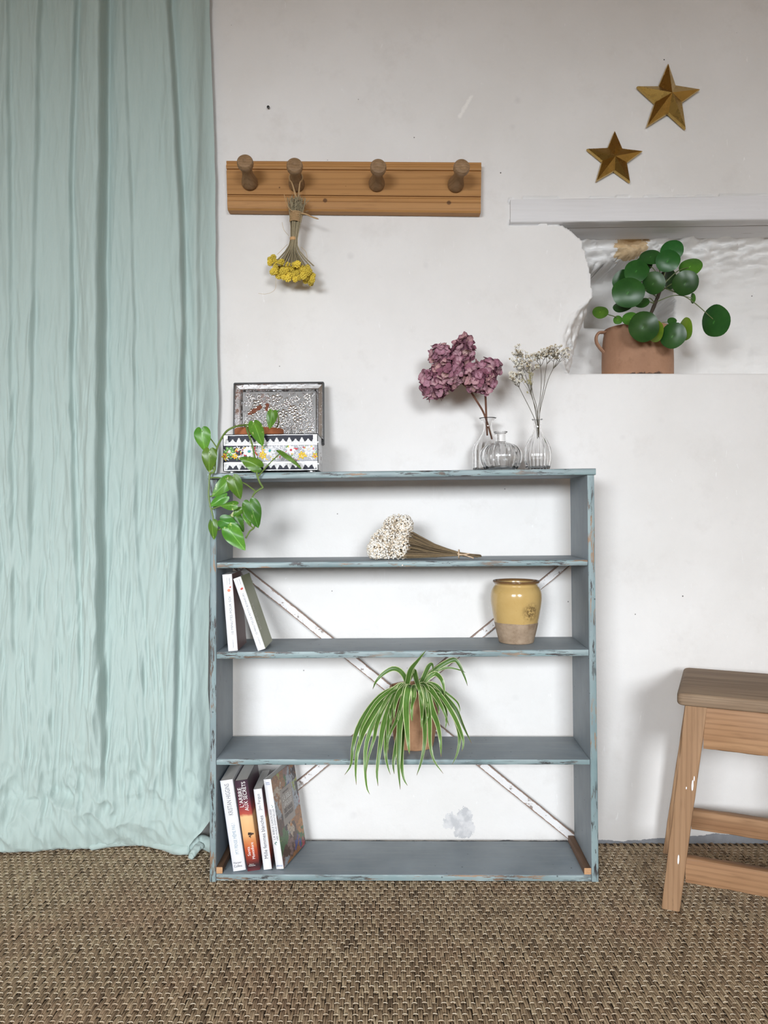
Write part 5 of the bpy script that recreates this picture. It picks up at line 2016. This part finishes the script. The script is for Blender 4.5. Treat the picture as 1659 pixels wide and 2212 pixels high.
# ------------------------------------------------------------------ books
def text_mesh(txt, size=1.0):
    cu = bpy.data.curves.new('t', 'FONT')
    cu.body = txt
    cu.size = size
    cu.align_x = 'LEFT'
    cu.resolution_u = 3
    cu.space_line = 0.95
    o = bpy.data.objects.new('t', cu)
    COL.objects.link(o)
    bpy.context.view_layer.update()
    me = bpy.data.meshes.new_from_object(o.evaluated_get(bpy.context.evaluated_depsgraph_get()))
    bpy.data.objects.remove(o)
    bpy.data.curves.remove(cu)
    return me


def put_text(name, txt, parent, mat, origin, along, up, length, height=None, weight=0.0):
    """flat lettering: origin = lower left, along/up = directions, in the parent's local frame"""
    me = text_mesh(txt)
    n = len(me.vertices)
    v = np.empty(n * 3)
    me.vertices.foreach_get('co', v)
    v = v.reshape(-1, 3)
    lo, hi = v.min(0), v.max(0)
    sx = length / (hi[0] - lo[0])
    sy = (height / (hi[1] - lo[1])) if height else sx
    a, u = np.asarray(along, float), np.asarray(up, float)
    co = np.asarray(origin, float) + (v[:, :1] - lo[0]) * sx * a + (v[:, 1:2] - lo[1]) * sy * u
    me.vertices.foreach_set('co', co.ravel())
    me.materials.clear()
    me.materials.append(mat)
    me.update()
    me.name = name
    o = bpy.data.objects.new(name, me)
    COL.objects.link(o)
    o.parent = parent
    return o


INK = plain('dark_grey_ink', (0.07, 0.07, 0.085), 0.6, vary=0.02)
INK_L = plain('light_grey_ink', (0.17, 0.18, 0.20), 0.6, vary=0.02)
INK_B = plain('pale_blue_ink', (0.26, 0.36, 0.44), 0.6, vary=0.02)
INK_BL = plain('blue_ink', (0.05, 0.13, 0.34), 0.6, vary=0.02)
INK_W = plain('white_ink', (0.85, 0.84, 0.82), 0.6, vary=0.02)
INK_R = plain('red_ink', (0.50, 0.07, 0.05), 0.6, vary=0.02)
INK_O = plain('coral_ink', (0.70, 0.24, 0.14), 0.6, vary=0.02)
INK_G = plain('green_ink', (0.03, 0.16, 0.12), 0.6, vary=0.02)
PAGES = NT('paper_edges', 0.9)
PAGES.color(PAGES.mix((0.46, 0.44, 0.41), (0.62, 0.60, 0.57), PAGES.noise(PAGES.co('Object', (900, 6, 900)), 1, 2)))
PAGES = PAGES.m


def book(label, BL, BR, TL, Y, depth, m_spine, m_front, m_back, zs, turn=0.0):
    """BL, BR, TL: spine corners in the photograph; stands leaning left with its spine at Y"""
    s = Y / F
    t = math.hypot(BR[0] - BL[0], BR[1] - BL[1]) * s
    h = math.hypot(TL[0] - BL[0], TL[1] - BL[1]) * s
    lean = math.atan2(BL[0] - TL[0], BL[1] - TL[1])
    p = P(BL[0], BL[1], Y)
    root = thing('book', label, 'book', (p[0], Y, zs + 0.0004), (0, -lean, turn), 'books on the third shelf' if zs > 0.3 else 'books on the bottom shelf')
    t /= math.cos(turn)
    c = 0.0006
    mb = MB()
    mb.loft([[(x, y, zz) for x, y in ((0.0004, 0.0012), (0.0012, 0.0002), (t / 2, 0), (t - 0.0012, 0.0002), (t - 0.0004, 0.0012), (t - c, 0.002), (c, 0.002))] for zz in (0, h * 0.25, h * 0.5, h * 0.75, h)])
    mb.build('spine', m_spine, root, local=True, angle=60)
    mb = MB()
    mb.box(t - c, t, 0.0012, depth, 0, h)
    fc = mb.build('front_cover', m_front, root, local=True, angle=20)
    mb = MB()
    mb.box(0, c, 0.0012, depth, 0, h)
    mb.build('back_cover', m_back, root, local=True, angle=20)
    mb = MB()
    mb.box(c + 0.0001, t - c - 0.0001, 0.0021, depth - 0.0008, 0.0008, h - 0.0008)
    mb.build('pages', PAGES, root, local=True, angle=20)
    return root, t, h, fc


AL, UP = np.array([0, 0, 1.0]), np.array([-1.0, 0, 0])     # lettering that reads up the spine
HX, HZ = np.array([1.0, 0, 0]), np.array([0, 0, 1.0])
EPS = -0.0004


def spine_text(root, txt, mat, z0, z1, x_base, hgt):
    put_text('lettering', txt, root, mat, (x_base, EPS, z0), AL, UP, z1 - z0, hgt)


def dot(root, name, mat, x, zz, rx, rz, rot=0.0):
    mb = MB()
    mb.dome((x, EPS + 0.0001, zz), (0, -1, 0), (math.cos(rot), 0, math.sin(rot)), rx, rz, 0.0001, 14)
    mb.build(name, mat, root, local=True)


MW = plain('white_cover', (0.76, 0.76, 0.78), 0.35, vary=0.01)
z3 = shelf_z(2, 500)
z5 = SH[4][0]

# two small books on the third shelf
m_mar = plain('dull_maroon_cover', (0.15, 0.075, 0.07), 0.4, vary=0.25, scale=40)
b, t, h, fc = book('upright small white spined paperback with a maroon cover on the third shelf', (493, 1406.4), (514, 1404.5), (480, 1241), 1.7255, 0.108, MW, m_mar, MW, z3)
f = lambda y: h * (1406 - (1200 + y / 5.184)) / 165.5
spine_text(b, '10 MINUTES POUR SOI', INK_L, f(880), f(462), t * 0.70, 0.0052)
spine_text(b, 'Réveillet', INK, f(320), f(250), t * 0.74, 0.0026)
spine_text(b, 'Françoise', INK_L, f(325), f(245), t * 0.50, 0.0022)
spine_text(b, 'MARABOUT', INK_L, f(1035), f(940), t * 0.62, 0.0022)
dot(b, 'fruit_mark', INK_O, t * 0.56, f(390), 0.0036, 0.0034)
dot(b, 'fruit_mark', INK_R, t * 0.72, f(355), 0.0022, 0.0016, 0.5)
m_olv = plain('olive_green_cover', (0.28, 0.30, 0.17), 0.4, vary=0.12, scale=25)
b, t, h, fc = book('small white spined paperback with an olive cover leaning on its neighbour', (557, 1403.6), (573.2, 1397.2), (503.7, 1247.8), 1.7255, 0.108, MW, m_olv, MW, shelf_z(2, 570))
f = lambda y: h * (1403.6 - (1200 + y / 5.184)) / 155.8
spine_text(b, '10 MINUTES DE PETITS BONHEURS', INK_L, f(885), f(425), t * 0.68, 0.0044)
spine_text(b, 'Réveillet', INK, f(325), f(262), t * 0.74, 0.0024)
spine_text(b, 'Françoise', INK_L, f(330), f(262), t * 0.46, 0.0020)
spine_text(b, 'MARABOUT', INK_L, f(1000), f(910), t * 0.62, 0.0020)
dot(b, 'fruit_mark', INK_R, t * 0.62, f(375), 0.0036, 0.0024, 0.3)
put_text('lettering', 'BONHEURS', fc, plain('pale_cover_ink', (0.60, 0.62, 0.52), 0.5), (t + 0.0004, 0.030, h * 0.25), AL, (0, -1, 0), h * 0.36, 0.022)

# four books on the bottom shelf
MB_BL = plain('blue_back_cover', (0.03, 0.08, 0.16), 0.4)
b, t, h, fc = book('tall white spined paperback with grey hand drawn lettering, first on the bottom shelf', (503.3, 1883.6), (531, 1879.6), (474.6, 1688), 1.733, 0.135, MW, MW, MB_BL, z5)
f = lambda y: h * (1883.6 - (1620 + y / 5.925)) / 195.6
spine_text(b, 'KRISTAN HIGGINS', INK_L, f(850), f(450), t * 0.66, 0.0104)
spine_text(b, 'M’Y PENSE MÊME PAS !', INK_B, f(1350), f(955), t * 0.66, 0.0096)
put_text('lettering', 'Harper', b, INK, (t * 0.14, EPS, f(1478)), HX, HZ, t * 0.62, 0.0062)
put_text('lettering', 'Collins', b, INK, (t * 0.14, EPS, f(1515)), HX, HZ, t * 0.62, 0.0056)


def sunset(axis_h):
    tt = NT('sunset_cover', 0.35)
    s = tt.sep(tt.co())
    n = tt.noise(tt.co(), 45, 4)
    v = tt.math('ADD', tt.math('DIVIDE', s[2], axis_h), tt.math('MULTIPLY', tt.math('SUBTRACT', n, 0.5), 0.06))
    tt.color(tt.ramp(v, [(0.0, (0.13, 0.025, 0.03)), (0.06, (0.035, 0.018, 0.022)), (0.13, (0.24, 0.035, 0.025)), (0.24, (0.50, 0.085, 0.03)), (0.33, (0.62, 0.24, 0.09)), (0.40, (0.75, 0.42, 0.19)), (0.60, (0.80, 0.52, 0.26)),
                         (0.63, (0.46, 0.085, 0.06)), (0.72, (0.22, 0.035, 0.05)), (0.80, (0.085, 0.03, 0.05)), (1.0, (0.05, 0.028, 0.045))]))
    return tt.m


b, t, h, fc = book('thick paperback with a red and orange sunset spine, second on the bottom shelf', (534.5, 1884), (562, 1880.2), (506.7, 1689), 1.733, 0.135, sunset(0.205), sunset(0.205), plain('plum_cover', (0.06, 0.03, 0.05), 0.4), z5)
f = lambda y: h * (1884 - (1620 + y / 5.925)) / 195
spine_text(b, 'L’ARBRE', INK_W, f(745), f(500), t * 0.44, 0.0088)
spine_text(b, 'AUX SECRETS', INK_W, f(800), f(430), t * 0.80, 0.0088)
spine_text(b, 'Santa', INK_W, f(1370), f(1255), t * 0.44, 0.0066)
spine_text(b, 'Montefiore', INK_W, f(1415), f(1205), t * 0.76, 0.0066)
put_text('lettering', 'Éditions', b, INK_W, (t * 0.24, EPS, f(1484)), HX, HZ, t * 0.34, 0.0024)
put_text('lettering', 'Charleston', b, INK_W, (t * 0.16, EPS, f(1503)), HX, HZ, t * 0.52, 0.0026)
tr = MB()
rg = random.Random(2)
for i in range(12):
    tr.dome((t * 0.62 + rg.gauss(0, 0.0026), EPS + 0.0001, f(1090) + rg.gauss(0, 0.0020)), (0, -1, 0), (1, 0, 0), 0.0026, 0.0020, 0.0001, 9)
tr.box(t * 0.62 - 0.0006, t * 0.62 + 0.0006, EPS, EPS + 0.0003, f(1150), f(1090))
tr.build('tree_print', plain('dark_tree_ink', (0.05, 0.022, 0.012), 0.6), b, local=True)

b, t, h, fc = book('shorter slim white spined paperback with grey serif lettering on the bottom shelf', (569.5, 1880), (587.7, 1877.7), (547.5, 1706.4), 1.741, 0.130, MW, sunset(0.19), MW, z5)
f = lambda y: h * (1880 - (1620 + y / 5.925)) / 173.6
spine_text(b, 'Jim Fergus', INK_L, f(785), f(575), t * 0.74, 0.0086)
spine_text(b, 'Mille femmes blanches', INK, f(1400), f(852), t * 0.72, 0.0082)


def collage():
    tt = NT('printed_photo_collage', 0.3)
    o = tt.co()
    wv = tt.n('ShaderNodeMix', data_type='VECTOR')
    tt.put(wv.inputs[0], 0.06)
    tt.put(wv.inputs[4], o)
    tt.put(wv.inputs[5], tt.noise(o, 60, 3, color=True))
    vec = wv.outputs[1]
    vc = tt.sep(tt.voro(vec, 30, out='Color'))
    c = tt.ramp(vc[0], [(0.0, (0.10, 0.045, 0.025)), (0.14, (0.32, 0.14, 0.045)), (0.28, (0.045, 0.03, 0.03)), (0.40, (0.45, 0.20, 0.05)), (0.50, (0.26, 0.16, 0.14)), (0.60, (0.33, 0.36, 0.40)), (0.70, (0.50, 0.40, 0.30)),
                        (0.78, (0.07, 0.16, 0.05)), (0.84, (0.06, 0.07, 0.25)), (0.90, (0.42, 0.06, 0.08)), (0.96, (0.30, 0.35, 0.06))], 'CONSTANT')
    fine = tt.noise(o, 190, 5, 0.7)
    c = tt.mix(c, (0.02, 0.012, 0.01), tt.ramp(fine, [(0.36, 0.6), (0.5, 0)]))
    c = tt.mix(c, (0.65, 0.58, 0.52), tt.ramp(fine, [(0.64, 0), (0.75, 0.7)]))
    tt.color(c)
    return tt.m


b, t, h, fc = book('large white spined book with a colourful photo collage cover, last on the bottom shelf', (596.6, 1876.5), (613.5, 1874.2), (566.6, 1685.8), 1.745, 0.140, MW, collage(), MW, z5, R(-15))
f = lambda y: h * (1876.5 - (1620 + y / 5.925)) / 190.7
spine_text(b, 'LA BIBLE LAROUSSE', INK_L, f(1150), f(768), t * 0.50, 0.0048)
spine_text(b, 'DES HUILES ESSENTIELLES', INK, f(1160), f(765), t * 0.86, 0.0042)
put_text('lettering', 'THIERRY', b, INK_BL, (t * 0.24, EPS, f(440)), HX, HZ, t * 0.56, 0.0024)
put_text('lettering', 'FOLLIARD', b, INK_BL, (t * 0.22, EPS, f(460)), HX, HZ, t * 0.60, 0.0024)
put_text('lettering', 'LAROUSSE', b, INK_BL, (t * 0.10, EPS, f(1488)), HX, HZ, t * 0.80, 0.0032)
for x, y, r, a in ((0.38, 1195, 0.0024, 0.8), (0.55, 1185, 0.0020, 2.2), (0.42, 1212, 0.0018, -0.6), (0.74, 735, 0.0016, 0.9), (0.62, 722, 0.0014, 2.2), (0.66, 748, 0.0012, -0.4)):
    dot(b, 'leaf_mark', INK_G, t * x, f(y), r, r * 0.45, a)
pm = MB()
px0, px1, pz0, pz1 = 0.036, 0.104, h * 0.40, h * 0.80
pm.box(t, t + 0.0003, px0, px1, pz0, pz1, 0)
tp = pm.build('title_panel', plain('beige_title_panel', (0.36, 0.32, 0.29), 0.45, vary=0.04), fc, local=True, angle=20)
DY = np.array([0, 1.0, 0])
for txt, mt_, zz, hh, w0, w1 in (('LA BIBLE', INK_W, 0.665, 0.0115, 0.14, 0.86), ('LAROUSSE', INK_W, 0.595, 0.0105, 0.14, 0.86), ('DES HUILES', INK, 0.530, 0.0095, 0.14, 0.86), ('ESSENTIELLES', INK, 0.475, 0.0085, 0.14, 0.86),
                                 ('THIERRY FOLLIARD', INK, 0.745, 0.004, 0.2, 0.7)):
    wd = px1 - px0
    put_text('lettering', txt, fc, mt_, (t + 0.0006, px0 + w0 * wd, h * zz), DY, HZ, wd * (w1 - w0), hh)


# ------------------------------------------------------------------ wooden stool
def stool():
    A = P(1462, 1500, 1.600)
    ang = R(-24)
    root = thing('wooden_stool', 'old weathered wooden stool with splayed square legs beside the bookcase', 'stool', (A[0], A[1], 0), (0, 0, ang))
    zt = ZC - (1497 - CY) * 1.60 / F
    L, Dp = 0.40, 0.297
    mt = m_wood('weathered_seat_wood', (0.22, 0.15, 0.098), (0.31, 0.225, 0.15), (0.10, 0.065, 0.04), 'x', rough=0.7, spots=0.7)
    mx = m_wood('stool_rail_wood', (0.275, 0.145, 0.073), (0.41, 0.24, 0.128), (0.14, 0.07, 0.034), 'x', rough=0.55, spots=0.5, sc=0.55)
    mz = m_wood('stool_leg_wood', (0.285, 0.165, 0.088), (0.395, 0.245, 0.14), (0.15, 0.08, 0.04), 'z', rough=0.55, spots=0.45, sc=0.55)
    th = 0.026
    q = lambda x: [(x, 0, zt - th), (x, 0, zt), (x, Dp, zt), (x, Dp, zt - th)]
    # seat: rounded plan corners come from short end stations
    A_, B_ = np.array(q(0.0)), np.array(q(L))
    mb = MB()
    rings = []
    st = [(0.0, 0.010), (0.002, 0.005), (0.006, 0.0016), (0.012, 0)] + [(x, 0) for x in np.linspace(0.03, L - 0.03, 14)] + [(L - 0.012, 0), (L - 0.006, 0.0016), (L - 0.002, 0.005), (L, 0.010)]
    for i, (x, ins) in enumerate(st):
        zi = ins * 0.45
        w = 0.0008 * (float(vn(i * 0.5, 77)) - 0.5)
        qq = [(x, ins + w, zt - th + zi), (x, ins + w, zt - zi), (x, Dp - ins, zt - zi), (x, Dp - ins, zt - th + zi)]
        rings.append(rquad(qq, 0.007, 4))
    mb.loft(rings)
    mb.build('seat', mt, root, local=True, angle=60)
    zl = zt - th
    lt = 0.040

    def leg(ut, vt, ub, vb, wt=0.042, wb=0.036):
        a = [(ub - wb / 2, vb - wb / 2, 0), (ub + wb / 2, vb - wb / 2, 0), (ub + wb / 2, vb + wb / 2, 0), (ub - wb / 2, vb + wb / 2, 0)]
        b_ = [(ut - wt / 2, vt - wt / 2, zl), (ut + wt / 2, vt - wt / 2, zl), (ut + wt / 2, vt + wt / 2, zl), (ut - wt / 2, vt + wt / 2, zl)]
        board('leg', a, b_, [mz, mz], root, r=0.0035, n=22, jit=0.0009, local=True)
    fu, fv = (0.037, 0.030), (-0.012, 0.010)
    leg(fu[0], fu[1], fv[0], fv[1])
    leg(fu[0] - 0.004, Dp - 0.030, fv[0] - 0.017, Dp - 0.010)
    leg(L - fu[0], fu[1], L - fv[0], fv[1])
    leg(L - fu[0], Dp - 0.030, L - fv[0], Dp - 0.010)
    at = lambda z_, back: (fv[0] + (fu[0] - fv[0]) * z_ / zl, (Dp - (fv[1] + (fu[1] - fv[1]) * z_ / zl)) if back else fv[1] + (fu[1] - fv[1]) * z_ / zl)

    def rail(name, z0, z1, back, tk, off=0.0):
        zc_ = (z0 + z1) / 2
        u, v = at(zc_, back)
        u0, u1 = u + 0.019, L - u - 0.019
        v += off
        board(name, [(u0, v - tk / 2, z0), (u0, v - tk / 2, z1), (u0, v + tk / 2, z1), (u0, v + tk / 2, z0)], [(u1, v - tk / 2, z0), (u1, v - tk / 2, z1), (u1, v + tk / 2, z1), (u1, v + tk / 2, z0)],
              [mx, mx], root, r=0.004, n=18, jit=0.0012, local=True)
    rail('apron', zl - 0.088, zl - 0.0004, False, 0.022, -0.004)
    rail('apron', zl - 0.088, zl - 0.0004, True, 0.022, 0.004)
    rail('stretcher', 0.058, 0.110, False, 0.024)
    rail('stretcher', 0.068, 0.114, True, 0.024)

    def end(name, z0, z1, right, tk):
        u, v = at((z0 + z1) / 2, False)
        u = L - u if right else u
        v0, v1 = v + 0.019, Dp - v - 0.019
        board(name, [(u - tk / 2, v0, z0), (u - tk / 2, v0, z1), (u + tk / 2, v0, z1), (u + tk / 2, v0, z0)], [(u - tk / 2, v1, z0), (u - tk / 2, v1, z1), (u + tk / 2, v1, z1), (u + tk / 2, v1, z0)],
              [mx, mx], root, r=0.003, n=8, jit=0.0005, local=True)
    end('apron', zl - 0.080, zl - 0.0004, False, 0.020)
    end('apron', zl - 0.080, zl - 0.0004, True, 0.020)
    # flecks of white paint on the front leg
    for zz, du, hh, wd in ((0.262, 0.012, 0.012, 0.0020), (0.276, 0.0135, 0.006, 0.0012), (0.106, 0.003, 0.011, 0.0018), (0.255, 0.001, 0.003, 0.0012)):
        u, v = at(zz, False)
        w = 0.036 + (0.042 - 0.036) * zz / zl
        pb = MB()
        pb.dome((u + du, v - w / 2 - 0.0002, zz), (0, -1, 0), (0.05, 0, 1), hh, wd, 0.0004, 8)
        pb.build('paint_fleck', MAT['white'], root, local=True)


stool()

# a nail left in the plaster
nb = MB()
pz = P(580, 233.5, W)
nb.lathe([(0.0018, 0), (0.0018, 0.004), (0.0035, 0.0045), (0.0035, 0.0060), (0.0022, 0.0068)], 12, pz, (0, -1, 0))
nl = nb.build('nail', MAT['black'], None)
tag(nl, 'small dark nail head in the bare wall above the peg rail', 'nail')
